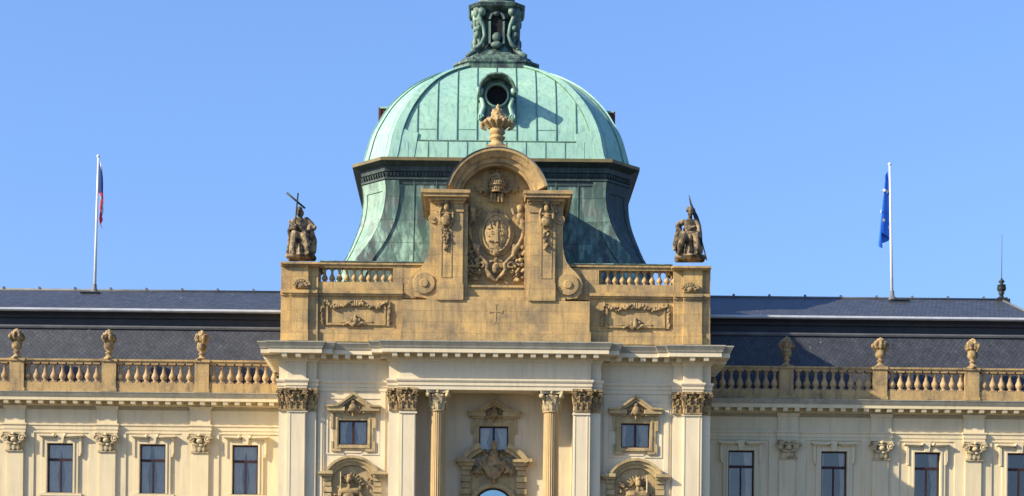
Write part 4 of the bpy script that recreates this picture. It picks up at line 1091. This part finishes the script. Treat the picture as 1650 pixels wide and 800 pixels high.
PIL = {-1: (-770.5, -622, -472.0), 1: (474, 624.0, 773.5)}
PILB = {-1: (-769.5, -621, -471.3), 1: (471, 622.0, 770.5)}
ww = PX(41.5, YW); hh = PZ(721.7, YW)-PZ(802, YW)
winp = [make_window(ww, hh, PZ(747.5, YW)-PZ(802, YW), c) for c in ((1, 1), (0.75, 1), (0.2, 0.75), (0.25, 0.5))]
used = [False]*4
def place_window(i, loc):
    if not used[i]: used[i] = True; winp[i].location = loc; return winp[i]
    return copy_tree(winp[i], B, loc)

def wing_capital():
    t = MB(); hw = 13*S(YW); h = 30*S(YW)
    t.boxm(-hw+0.03, hw-0.03, -0.05, 0.12, 0, h-0.14); t.boxm(-hw-0.16, hw+0.16, -0.22, 0.12, h-0.14, h-0.01)
    t.boxm(-hw-0.05, hw+0.05, -0.08, 0.12, -0.02, 0.07)
    t.boxm(-hw+0.08, hw-0.08, -0.11, 0.1, 0.12, h-0.42)
    for sx in (-1, 1):
        t.spiral((sx*(hw+0.02), h-0.33), 0.22, 1.7, 0.07, -0.18, hand=sx); t.ball((sx*(hw+0.02), -0.18, h-0.33), (0.11, 0.10, 0.11), 8)
        t.leaf((sx*hw*0.55, -0.10, 0.06), (0, -1), 0.24, h*0.26, 0.06)
        t.tube([(sx*hw*0.9, -0.2, h-0.52), (sx*hw*0.55, -0.17, h-0.62), (0, -0.16, h-0.66)], [0.06, 0.06, 0.07], 6)
    t.leaf((0, -0.10, 0.06), (0, -1), 0.24, h*0.30, 0.07)
    t.tube([(-hw*0.8, -0.16, h-0.17), (-hw*0.3, -0.22, h-0.25), (hw*0.3, -0.22, h-0.25), (hw*0.8, -0.16, h-0.17)], 0.055, 6)
    t.ball((0, -0.22, h-0.42), (0.17, 0.12, 0.14), 10); t.ball((0, -0.28, h-0.10), (0.12, 0.07, 0.10), 8)
    return t
capo = None
def wing_surround(mb, c, yw, dep=0):
    Y = yw
    l, r, vt, vb = c-21, c+21, 721.7, 802
    mb.prism([(l-8, vt-9), (r+8, vt-9), (r+8, vb), (l-8, vb)], Y-0.10, Y+0.01, holes=[[(l, vt), (r, vt), (r, vb), (l, vb)]], sy=Y)
    mb.prism([(l-3, vt-4), (r+3, vt-4), (r+3, vb-0.5), (l-3, vb-0.5)], Y-0.14, Y-0.09, holes=[[(l, vt), (r, vt), (r, vb), (l, vb)]], sy=Y)
    for s in (-1, 1):
        def q(a, b): return (c+s*a, b)
        mb.prism([q(7, 708), q(36, 706.5), q(36, 709), q(9, 710.5)], Y-0.34, Y); mb.prism([q(10, 710.5), q(34, 709), q(32, 712), q(12, 712.5)], Y-0.24, Y)
        mb.prism([q(29, 712), q(33.5, 712), q(33.5, 735), q(31, 742), q(29, 742)], Y-0.16, Y)
        cc = P3(c+s*9, 709.5, Y); mb.lathe([(0, 0.36), (0.09, 0.34), (0.09, 0)], (cc.x, Y, cc.z), 12, axis='Y')
    mb.prism([(c-6, 705), (c+6, 705), (c+4, 721), (c-4, 721)], Y-0.22, Y)
    mb.box(c-34, c+34, 802, 806, Y-0.26, Y); mb.box(c-30, c+30, 806, 809, Y-0.16, Y)
    for s in (-1, 1): mb.box(c+s*25-4, c+s*25+4, 809, 818, Y-0.18, Y)

balp = None
for s in (-1, 1):
    sw = S(YW)
    wins = WOFF[s]; pils = PIL[s]
    t = MB(); xa, xb = sorted((s*340/30, s*WEND*sw)); zt_w = PZ(640, YW)
    holes = [(PX(c, YW)-ww/2, PX(c, YW)+ww/2, PZ(802, YW), PZ(721.7, YW)) for c in wins]
    wall_cells(t, xa, xb, 0, zt_w, YW, holes, 0.3)
    t.boxm(s*(WEND*sw-0.5), s*WEND*sw, YW+0.001, YW+18, 0, zt_w); t.boxm(xa, xb, YW+17.5, YW+18, 0, zt_w)
    for c in pils:
        t.box(c-30, c+30, 704, 1130, YW-0.06, YW); t.box(c-13, c+13, 735, 1130, YW-0.18, YW-0.05)
    t.box(s*382-12 if s > 0 else s*382-12, s*382+12, 704, 1130, YW-0.05, YW) if False else None
    t.build('wing_wall', 'wplaster', B)
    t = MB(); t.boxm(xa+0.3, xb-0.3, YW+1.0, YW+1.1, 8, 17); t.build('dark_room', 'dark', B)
    # entablature with small breaks over the pilasters
    pts = [(s*343/30, YW)]
    for c in sorted(pils, key=abs):
        for d_, y in ((-16, YW), (-16, YW-0.14), (16, YW-0.14), (16, YW)): pts.append((PX(c+s*d_, YW), y))
    pts.append((s*WEND*sw, YW)); pts.append((s*WEND*sw, YW+18))
    if s < 0: pts = pts[::-1]
    zs, pf = wprof(YW)
    e = MB(); e.sweep(pts, pf[:11])
    spts = [(s*343/30, YW), (s*WEND*sw, YW), (s*WEND*sw, YW+18)]
    if s < 0: spts = spts[::-1]
    e.sweep(spts, pf[8:19]); e.sweep(spts, pf[18:], mi=1)
    straight = [(s*343/30, YW), (s*WEND*sw, YW)]
    if s < 0: straight = straight[::-1]
    modillions(e, straight, 18.6*sw, 0.26, 0.2, 0.785, zs-0.21, zs-0.004)
    e.build('wing_cornice', ['wplaster', 'crown'], B)
    for c in pils:
        if capo is None: capo = wing_capital().build('pilaster_capital', 'palecarved', B, tuple(P3(c, 735, YW)+Vector((0, -0.18, 0))))
        else: copy_tree(capo, B, tuple(P3(c, 735, YW)+Vector((0, -0.18, 0))))
    order = {-1: (0, 1, 0, 1), 1: (2, 3, 2, 3)}[s]
    for i, c in enumerate(wins):
        place_window(order[i], (PX(c, YW), YW+0.14, PZ(802, YW)))
        t = MB(); wing_surround(t, c, YW); t.build('window_surround', 'wplaster', B)
    # balustrade: y front of the rail
    yb = YW-0.35; yb2 = YW+0.05
    t = MB(); xa, xb = sorted((s*345.8/30, PX(s*WEND, YW)))
    ztr = PZ(585.0, yb-0.06); zbs = PZ(623, yb)
    t.boxm(xa, xb, yb+0.0, yb2, PZ(591, yb), PZ(588.2, yb)); t.boxm(xa, xb, yb-0.06, yb2+0.06, PZ(588.2, yb), ztr)
    t.boxm(xa, xb, yb, yb2, PZ(636.8, yb), zbs)
    t.boxm(xa, xb, yb-0.05, yb2+0.05, PZ(637.2, yb)-0.1, PZ(633.5, yb))
    bo = t.build('wing_balustrade', 'stone', B)
    pc = PILB[s]
    for c in pc:
        p = MB(); p.box(c-11.5, c+11.5, 588.4, 637, yb-0.08, yb2+0.08); p.box(c-13, c+13, 584.6, 588.6, yb-0.15, yb2+0.14); p.box(c-12.8, c+12.8, 632, 637, yb-0.12, yb2+0.12)
        p.build('pier', 'stone', bo)
    edges = [s*347.0]+sorted(pc, key=abs)+[s*920]
    for i in range(len(edges)-1):
        a, b_ = edges[i], edges[i+1]
        a2 = a+s*(0 if i == 0 else 12); b2 = b_-s*12
        n = 8 if i == 0 else 9
        if i == len(edges)-2: n = 9
        for k in range(n):
            dd = a2+(b2-a2)*(k+0.5)/n
            if abs(dd) > 925: continue
            loc = (PX(dd, yb+0.2), yb+0.2, zbs-0.002)
            if balp is None: balp = baluster_mesh(PZ(591, yb)-zbs, 0.205).build('baluster', 'baluster', bo, loc)
            else:
                c = balp.copy(); COL.objects.link(c); c.parent = bo; c.location = loc

# ------------------------------------------------------------------ slate roofs of the wings
for s in (-1, 1):
    sw = S(YW)
    X = s*WEND*sw
    xin = s*340/30
    y0, y1 = YW+0.6, YW+2.1
    z0 = PZ(640, y0); z1 = PZ(536, y1)
    yR1 = YW+18-0.6; yR2 = YW+18-2.1
    # mansard
    t = MB(); dx1 = s*1.5
    t.add([(xin, y0, z0), (X-s*0.6, y0, z0), (X-s*2.1, y1, z1), (xin, y1, z1)], [(0, 1, 2, 3)])
    t.add([(X-s*0.6, y0, z0), (X-s*0.6, yR1, z0), (X-s*2.1, yR2, z1), (X-s*2.1, y1, z1)], [(0, 1, 2, 3)])
    t.add([(xin, yR1, z0), (X-s*0.6, yR1, z0), (X-s*2.1, yR2, z1), (xin, yR2, z1)], [(0, 1, 2, 3)])
    # upper slope
    yg = YW+1.55; zg = PZ(505, yg); yr = YW+8.6; zr = PZ(475.3, yr); xr = PX(s*818, yr)
    yg2 = 2*yr-yg
    Xg = X-s*1.55
    t.add([(xin, yg, zg), (Xg, yg, zg), (xr, yr, zr), (xin, yr, zr)], [(0, 1, 2, 3)])
    t.add([(Xg, yg, zg), (Xg, yg2, zg), (xr, yr, zr)], [(0, 1, 2)])
    t.add([(xin, yg2, zg), (Xg, yg2, zg), (xr, yr, zr), (xin, yr, zr)], [(0, 1, 2, 3)])
    rf = t.build('roof', 'slate', B)
    # roof cornice and gutter
    pth = [(xin, y1), (X-s*2.1, y1), (X-s*2.1, yR2)]
    if s < 0: pth = pth[::-1]
    zq = PZ(508.5, yg)
    t = MB()
    t.sweep(pth, [(-0.3, z1-0.02), (0.10, z1-0.02), (0.14, z1+0.07), (0.14, z1+0.15), (0.02, z1+0.19), (-0.1, z1+0.2)], mi=0)
    t.sweep(pth, [(-0.05, z1+0.19), (-0.05, zq-0.32), (0.08, zq-0.28), (0.12, zq-0.14), (0.3, zq-0.02), (0.50, zq)], mi=1)
    t.build('roof_cornice', ['lead', 'darklead'], rf)
    t = MB(); t.sweep(pth, [(0.46, zq-0.01), (0.60, zq+0.0), (0.66, zq+0.06), (0.66, zg+0.03), (0.62, zg+0.05), (0.5, zg+0.04), (0.2, zg+0.12)]); t.build('gutter', 'zinc', rf)
    t = MB(); t.tube([(xin, yr, zr+0.02), (xr, yr, zr+0.02)], 0.09, 8); t.tube([(xr, yr, zr+0.02), (Xg, yg, zg+0.04)], 0.07, 8)
    n = 9
    for k in range(n): xx = xin+(xr-xin)*(k+0.5)/n; t.boxm(xx-0.06, xx+0.06, yr-0.1, yr+0.1, zr+0.05, zr+0.2)
    t.build('ridge_cap', 'lead', rf)

# ================================================================== things standing on the building
# urns on the balustrade piers
def urn_parts():
    t = MB(); h = 47*S(YW)
    pr = [(0.30, 0.0), (0.30, 0.07), (0.24, 0.10), (0.16, 0.16), (0.12, 0.24), (0.19, 0.30), (0.21, 0.34), (0.13, 0.38), (0.12, 0.44), (0.25, 0.52), (0.29, 0.62), (0.27, 0.78), (0.24, 0.92), (0.30, 1.0), (0.33, 1.06), (0.30, 1.14), (0.20, 1.2), (0.12, 1.3), (0.17, 1.38), (0.10, 1.46), (0.0, 1.52)]
    k = h/1.52
    t.lathe([(r, z*k) for r, z in pr], (0, 0, 0), 18)
    t.boxm(-0.34, 0.34, -0.34, 0.34, -0.04, 0.03)
    rng = random.Random(5)
    lp = []
    for i in range(9):
        a = 2*math.pi*i/9; x, y = 0.30*math.cos(a), 0.30*math.sin(a)
        lp += [('c', (x*0.95, y*0.95, 1.0*k), (x*(1.12+rng.uniform(-.1, .1)), y*1.12, (1.14+rng.uniform(-.05, .05))*k), 0.10, 0.10), ('e', (x*0.85, y*0.85, (1.24+rng.uniform(-.03, .05))*k), (0.13, 0.13, 0.12))]
    for i in range(6):
        a = 2*math.pi*i/6; lp.append(('e', (0.14*math.cos(a), 0.14*math.sin(a), 1.38*k), (0.10, 0.10, 0.12)))
    lp += [('e', (0, 0, 1.46*k), (0.13, 0.13, 0.11)), ('e', (0, 0, 1.18*k), (0.33, 0.33, 0.26))]
    for sx in (-1, 1): lp += [('e', (sx*0.42, 0, 1.10*k), (0.12, 0.12, 0.15)), ('c', (sx*0.40, 0, 1.0*k), (sx*0.28, 0, 0.84*k), 0.07, 0.05)]
    return t, lp
urn = empty('urn'); t, lp = urn_parts(); t.build('bowl', 'carved', urn); organic('carved_flowers', lp, 'carved', urn, 0.032, 1)
places = [(-1, PILB[-1][2], 'weathered stone urn on the left wing balustrade, nearest the central block'),
          (-1, PILB[-1][1], 'mossy stone urn on the left wing balustrade below the tricolour flag'),
          (-1, PILB[-1][0], 'weathered stone urn on the left wing balustrade, farthest from the dome'),
          (1, PILB[1][0], 'shaded stone urn on the right wing balustrade, nearest the central block'),
          (1, PILB[1][1], 'half sunlit stone urn on the right wing balustrade, between two other urns'),
          (1, PILB[1][2], 'sunlit stone urn on the right wing balustrade, farthest from the dome')]
for i, (s, c, lab) in enumerate(places):
    yb = YW-0.15; loc = (PX(c, yb), yb, PZ(584.6, YW-0.5)+0.03)
    if i == 0: o = urn; o.location = loc
    else: o = copy_tree(urn, None, loc)
    o.rotation_euler.z = random.uniform(0, 6)
    tag(o, lab, 'urn', 'stone urns along the wing balustrades')

# great urn on top of the arched hood
zb0 = PZ(243, -0.2)
u = tag(empty('urn', (PX(-0.5, 0), -0.3, zb0)), 'tall reddish sandstone urn on the arched hood in front of the dome', 'urn')
k = 1/30
t = MB()
t.boxm(-0.56, 0.56, -0.5, 0.5, -0.12, 0.16); t.lathe([(0.52, 0.16), (0.48, 0.26), (0.34, 0.36), (0.30, 0.50), (0.40, 0.58), (0.44, 0.68), (0.30, 0.74), (0.33, 0.82), (0.44, 0.92), (0.40, 1.05), (0.36, 1.2), (0.60, 1.4), (0.68, 1.5), (0.60, 1.62), (0.42, 1.70), (0.3, 1.86), (0.34, 2.0), (0.22, 2.14), (0.0, 2.2)], (0, 0, 0), 24)
t.build('body', 'stone', u)
lp = []
rng = random.Random(9)
for i in range(12):
    a = 2*math.pi*i/12; x, y = math.cos(a), math.sin(a)
    lp += [('c', (x*0.42, y*0.42, 1.22), (x*0.70, y*0.70, 1.46), 0.09, 0.11), ('e', (x*0.52, y*0.52, 1.62), (0.12, 0.12, 0.1))]
for sx in (-1, 1): lp += chain([(sx*0.66, 0, 1.52), (sx*0.84, 0, 1.42), (sx*0.80, 0, 1.22), (sx*0.62, 0, 1.10)], [0.09, 0.1, 0.1, 0.07])
for i in range(7):
    a = 2*math.pi*i/7; lp += [('c', (0.26*math.cos(a), 0.26*math.sin(a), 1.84), (0.22*math.cos(a+.6), 0.22*math.sin(a+.6), 2.12), 0.10, 0.08)]
lp += [('c', (0, 0, 2.05), (0.03, 0, 2.42), 0.2, 0.06), ('e', (0, 0, 1.5), (0.6, 0.6, 0.2)), ('e', (0, 0, 1.9), (0.28, 0.28, 0.25))]
organic('carved_leaves', lp, 'stone', u, 0.034, 1)

# ------------------------------------------------------------------ statues
def statue(name, label, base_u, base_v, prims, extras):
    y0 = 0.45
    root = tag(empty(name, tuple(Q(base_u, base_v, y0))), label, 'statue')
    org = Q(base_u, base_v, y0)
    def W(u_, v_, dpx): p = Q(u_, v_, y0); return (p.x, p.y+dpx/30, p.z)
    ps = []
    for p in prims:
        if p[0] == 'e': ps.append(('e', W(*p[1]), tuple(r/30 for r in p[2])))
        else: ps.append(('c', W(*p[1]), W(*p[2]), p[3]/30, p[4]/30))
    organic('figure', ps, 'statue', root, 0.027, 1, origin=org)
    extras(root, W, org)
    return root
def C(*a):  # chain in statue units
    pts = a[0]; return [('c', pts[i][:3], pts[i+1][:3], pts[i][3], pts[i+1][3]) for i in range(len(pts)-1)]
A = []
A += [('e', (484, 384, 1), (12, 10, 9)), ('e', (485, 366, -1), (10, 8, 13)), ('e', (485, 359, -1), (10.5, 7.5, 7.5))]
A += C([(484, 352, -1, 4.5), (482.5, 347, -2, 3.6)]) + [('e', (482, 341, -3), (4.7, 5.3, 6.2)), ('e', (482.5, 338, -1), (5.6, 5.8, 5.4)), ('c', (481.8, 341, -8), (481.8, 343.5, -8.6), 0.9, 1.2), ('e', (482, 346.5, -6), (3.2, 3, 3)), ('e', (486, 343, 2), (4, 4, 6))]
A += C([(476, 355, -1, 5), (470, 365, -3, 4.2), (468.5, 370, -5, 3.8), (476, 369, -11, 3.2), (477.5, 366, -12, 2.6)])
A += C([(494, 355, -1, 5.4), (502, 362, 0, 4.8), (506, 368, -1, 4.2), (508, 367, -3, 3.0)]) + C([(500, 362, 0, 4.5), (498, 374, -6, 4), (491, 377, -12, 3)])
A += C([(480, 386, 0, 8), (476, 381, -15, 6.6), (475, 394, -15, 5.4), (474, 409, -14, 4.6)]) + C([(489, 386, 0, 8), (492, 382, -15, 6.8), (495, 395, -15, 5.6), (498, 409, -15, 4.8)])
for i in range(9):                                       # folds of the long robe
    u0 = 470+i*3.6; A += C([(472+i*3.1, 384+abs(i-4)*0.5, -13+abs(i-4)*0.8, 2.2), (u0-0.5, 398, -16+abs(i-4)*1.2, 2.0), (u0-1+0.3*i, 411, -17+abs(i-4)*1.6, 2.6)])
A += C([(500, 372, 0, 6), (504, 388, 2, 7), (503, 404, 2, 7)]) + C([(492, 368, 6, 6.5), (497, 386, 6, 9), (496, 404, 5, 10)]) + C([(474, 370, 3, 5), (472, 388, 2, 6), (470, 406, 0, 6)])
A += C([(466, 372, -2, 3), (468, 382, -3, 3.5), (466, 398, -3, 3), (464, 409, -4, 3)]) + C([(476, 362, -8, 2), (486, 370, -10, 2), (496, 378, -9, 2.5)]) + C([(476, 377, -14, 2.6), (486, 381, -14, 2.8), (500, 392, -9, 3)])
A += C([(477, 371, -12, 2.5), (471, 364, -12, 2.6), (467, 359, -12, 1.8)])
A += [('c', (475, 411, -17), (474, 412, -21), 3, 2), ('c', (497, 411, -17), (499, 412, -21), 3, 2)]
A += [('c', (465, 415, -12), (505, 415, -12), 4.5, 4.5), ('c', (467, 415, 6), (505, 415, 6), 5, 5), ('e', (485, 414, -4), (22, 17, 4.5))]
def exA(root, W, org):
    t = MB(); a = Vector(W(473.5, 398, -14)); b = Vector(W(481.5, 314, -11)); t.tube([a, b], [0.04, 0.045], 8)
    c1 = Vector(W(463.5, 314, -13)); c2 = Vector(W(492.5, 338, -9)); t.tube([c1, c2], [0.055, 0.055], 6)
    t.v = [tuple(Vector(v)-org) for v in t.v]; t.build('cross', 'bronze', root)
statue('statue', 'seated robed stone figure holding a tall dark cross on the left corner pedestal', 485, 419, A, exA)
Bp = []
Bp += [('e', (1110, 385, 1), (12, 10, 8)), ('e', (1111, 368, 0), (8.5, 7, 12)), ('e', (1111, 360, -1), (10.5, 7, 7))]
Bp += C([(1112, 354, -1, 4), (1112, 349, -2, 3.4)]) + [('e', (1112, 344, -3), (4.6, 5.2, 6)), ('c', (1112, 344, -8), (1112, 346, -8.6), 0.9, 1.2), ('e', (1112.5, 340, -2), (5.8, 6.4, 4.6)), ('e', (1112, 349.5, -6), (3, 2.6, 2.8))]
Bp += C([(1107, 341, -4, 2), (1108, 336, -1, 2.2), (1113, 334, 1, 2.2), (1119, 337, 4, 2.2), (1120, 344, 5, 2)])
Bp += C([(1101, 358, 0, 5), (1094, 362, 0, 4.8), (1092, 366, -2, 4.2), (1096, 376, -6, 3.4), (1101, 379, -11, 2.8)])
Bp += C([(1121, 357, 0, 4.8), (1125, 366, -2, 4), (1126, 376, -5, 3.4), (1127, 383, -8, 2.6)])
Bp += C([(1105, 386, 0, 7), (1099, 382, -15, 6), (1097, 392, -15, 5), (1094, 400, -15, 4.4), (1093, 411, -15, 3.2)]) + C([(1116, 386, 0, 7), (1121, 382, -15, 6), (1121, 393, -15, 5), (1121, 401, -15, 4.2), (1120, 410, -15, 3.2)])
Bp += [('c', (1093, 412, -16), (1091, 413, -21), 2.8, 2), ('c', (1120, 411, -16), (1121, 412, -22), 2.8, 2)]
for i in range(6): Bp += C([(1101+i*3.4, 376, -8, 2.2), (1101+i*3.6, 388, -12+abs(i-2.5), 2.4)])
Bp += C([(1110, 384, -14, 4), (1110, 394, -12, 4), (1108, 411, -12, 3)]) + C([(1106, 396, -10, 2.5), (1104, 411, -12, 2.5)]) + C([(1113, 398, -8, 2.5), (1113, 411, -10, 2.5)])
Bp += C([(1095, 368, 3, 5), (1092, 384, 2, 6), (1088, 396, 0, 4.5), (1087, 402, -2, 3)]) + C([(1098, 384, 3, 7), (1096, 404, 4, 8)]) + C([(1122, 366, 4, 6), (1125, 386, 3, 7), (1127, 404, 3, 7)])
Bp += C([(1110, 370, 5, 9), (1111, 388, 6, 11), (1110, 406, 5, 11)]) + C([(1103, 366, -6, 1.6), (1110, 371, -7.5, 1.8), (1119, 366, -6, 1.6)])
Bp += [('c', (1090, 417, -12), (1133, 417, -12), 4.5, 4.5), ('c', (1092, 417, 6), (1132, 417, 6), 5, 5), ('e', (1111, 415, -4), (23, 17, 4.5))]
def exB(root, W, org):
    pr = []
    pts = [(1111, 317, 2, 0.8), (1113, 326, 2, 1.6), (1117, 338, 2, 2.8), (1122, 350, 1, 3.8), (1126, 364, 0, 4.0), (1128, 376, 0, 3.6), (1129, 392, 0, 3.4), (1129, 402, 0, 2.4)]
    for i in range(len(pts)-1): pr.append(('c', W(*pts[i][:3]), W(*pts[i+1][:3]), pts[i][3]/30, pts[i+1][3]/30))
    for k in range(3): pr.append(('c', W(1114+k*2, 330+k*9, -1), W(1126, 372, -3), 0.03, 0.05))
    organic('furled_banner', pr, 'bronze', root, 0.028, 1, origin=org)
    t = MB(); t.tube([Vector(W(1110.5, 314, 2))-org, Vector(W(1124, 362, -1))-org, Vector(W(1138, 421, -8))-org], [0.02, 0.03, 0.03], 8); t.build('staff', 'bronze', root)
statue('statue', 'seated stone soldier in a helmet with a furled banner on the right corner pedestal', 1112, 421, Bp, exB)

# ------------------------------------------------------------------ flagpoles, flags, finial
yrd = YW+8.6
def flagpole(u0, v0, u1, v1, r0, r1, label):
    a = Q(u1, v1, yrd); b = Q(u0, v0, yrd)
    root = tag(empty('flagpole', tuple(a)), label, 'flagpole')
    t = MB(); t.tube([(0, 0, -0.3), tuple((b-a)*0.5), tuple(b-a)], [r1, (r0+r1)/2, r0], 12); t.build('pole', 'white', root)
    t = MB(); t.ball(tuple(b-a+Vector((0, 0, 0.08))), (0.11, 0.11, 0.10), 12); t.build('ball_top', 'white', root)
    t = MB(); t.lathe([(0.28, -0.12), (0.24, 0.05), (0.14, 0.12), (0.12, 0.45)], (0, 0, 0), 12); t.build('base_collar', 'lead', root)
    return a, b
aL, bL = flagpole(162, 254, 156, 470, 0.055, 0.095, 'thin white flagpole on the left roof ridge, leaning slightly')
aR, bR = flagpole(1437, 267, 1441, 481, 0.055, 0.095, 'thin white flagpole on the right roof ridge carrying a blue flag')
for (u_, v_, w_, lab) in ((150, 474, 0.55, 'small dark roof hatch at the foot of the left flagpole'), (1452, 486, 0.55, 'small dark roof hatch beside the foot of the right flagpole')):
    p = Q(u_, v_, yrd-0.9); t = MB(); t.boxm(-w_, w_, -0.35, 0.35, -0.5, 0.03); t.boxm(-w_-0.05, w_+0.05, -0.4, 0.4, 0.03, 0.07)
    tag(t.build('roof_hatch', 'darklead', None, tuple(p)), lab, 'roof hatch')

def flag(name, pole_a, pole_b, v_top, v_hoist_end, edge, ncol, colour_fn, mats, label, side, nu=44, nv=60, amp=0.16):
    """cloth hanging in folds from its hoist; edge(t)-> half-spread to the side at fraction t of the drop"""
    axis = (pole_b-pole_a).normalized()
    top = pole_b - axis*((v_top)*0.0+0.15)
    root_loc = top
    def F(u_, v_):
        # u along the fly (0 hoist..1), v down the hoist (0..1)
        hoist = v_hoist_end; drop = 1.0*u_
        z = -(v_*hoist) - drop*edge['len']*(1-0.12*v_)
        tz = min(1.0, -z/edge['total'])
        spread = edge['w0']+(edge['w1']-edge['w0'])*tz
        ph = u_*ncol*math.pi*2+v_*1.3
        if ncol > 2:
            f_ = math.sin(math.pi*min(u_/0.46, 1)) if u_ < 0.30 else max(math.sin(math.pi*min(u_/0.46, 1)), 1.0*tz**1.1*(0.75+0.25*math.sin(u_*19)))
            x = side*(0.08+spread*f_+0.16*u_*math.sin(6*v_)*tz); y = amp*(-math.cos(math.pi*min(u_/0.46, 1)) if u_ < 0.46 else 1+0.5*math.sin(u_*14))*min(1, u_*6)
        else:
            x = side*(0.07+spread*(0.5-0.5*math.cos(ph))*min(1, u_*6))
            y = amp*math.sin(ph*1.0+0.9)*min(1, u_*5)*(0.4+0.9*tz)
        ax = axis*(z) ; return Vector((x, y, 0))+ax
    vs = []; fs = []; mi = []
    for i in range(nu+1):
        for j in range(nv+1): vs.append(F(i/nu, j/nv))
    t = MB()
    for i in range(nu):
        for j in range(nv):
            a = i*(nv+1)+j; fs.append((a, a+1, a+nv+2, a+nv+1)); mi.append(colour_fn((i+0.5)/nu, (j+0.5)/nv))
    t.v = [tuple(v) for v in vs]; t.f = [list(f) for f in fs]; t.m = mi; t.sm = [True]*len(fs)
    o = t.build(name, mats, None, tuple(root_loc)); 
    so_ = o.modifiers.new('t', 'SOLIDIFY'); so_.thickness = 0.012
    return o, F
cz_flag, _ = flag('flag', aL, bL, 0, 2.0, dict(len=2.4, total=4.4, w0=0.13, w1=0.44), 2.5,
    lambda u_, v_: 0 if u_ < 0.5-abs(v_-0.5) and u_ < 0.5 else (1 if v_ < 0.5 else 2), ['fblue', 'fwhite', 'fred'], '', 1)
tag(cz_flag, 'drooping red, white and blue flag hanging from the left flagpole', 'flag')
eu, F = flag('flag', aR, bR, 0, 3.6, dict(len=1.5, total=4.9, w0=0.16, w1=0.78), 1.5, lambda u_, v_: 0, ['eblue'], '', -1)
tag(eu, 'drooping blue flag with gold stars hanging from the right flagpole', 'flag')
for k in range(12):
    a = R(30*k); cu, cv2 = 0.5+0.30*math.cos(a), 0.5+0.33*math.sin(a)*0.9
    pos = F(cu, cv2); e1 = (F(cu+0.01, cv2)-pos); e2 = (F(cu, cv2+0.01)-pos); nn = e1.cross(e2)
    if nn.length < 1e-9: continue
    nn.normalize()
    if nn.y > 0: nn = -nn
    up = Vector((0, 0, 1)); rt = up.cross(nn).normalized(); up2 = nn.cross(rt)
    pts = []
    for j in range(10):
        rr = 0.125 if j % 2 == 0 else 0.06; b_ = math.pi/2+j*math.pi/5; pts.append(pos+nn*0.03+rt*rr*math.cos(b_)+up2*rr*math.sin(b_))
    st = MB(); st.add([tuple(p) for p in pts]+[tuple(p+nn*0.01) for p in pts], [tuple(range(10))[::-1], tuple(range(10, 20))]+[(i, (i+1) % 10, 10+(i+1) % 10, 10+i) for i in range(10)])
    st.build('star', 'star', eu)

# finial at the hip of the right roof
p = Q(1617, 486, yrd)
fn = tag(empty('roof_finial', tuple(p)), 'dark metal vase finial with a thin rod at the end of the right ridge', 'finial')
t = MB(); t.boxm(-0.42, 0.42, -0.42, 0.42, -0.4, 0.10); t.boxm(-0.30, 0.30, -0.30, 0.30, 0.10, 0.2)
t.lathe([(0.14, 0.2), (0.12, 0.42), (0.20, 0.50), (0.13, 0.56), (0.24, 0.66), (0.28, 0.78), (0.24, 0.98), (0.27, 1.0), (0.12, 1.04), (0.09, 1.12), (0.19, 1.18), (0.16, 1.26), (0.07, 1.34), (0.05, 1.42)], (0, 0, 0), 16)
t.build('vase', 'bronze', fn)
t = MB(); t.tube([(0, 0, 1.35), (0, 0, 4.1)], [0.022, 0.012], 6); t.build('rod', 'redbrown', fn)
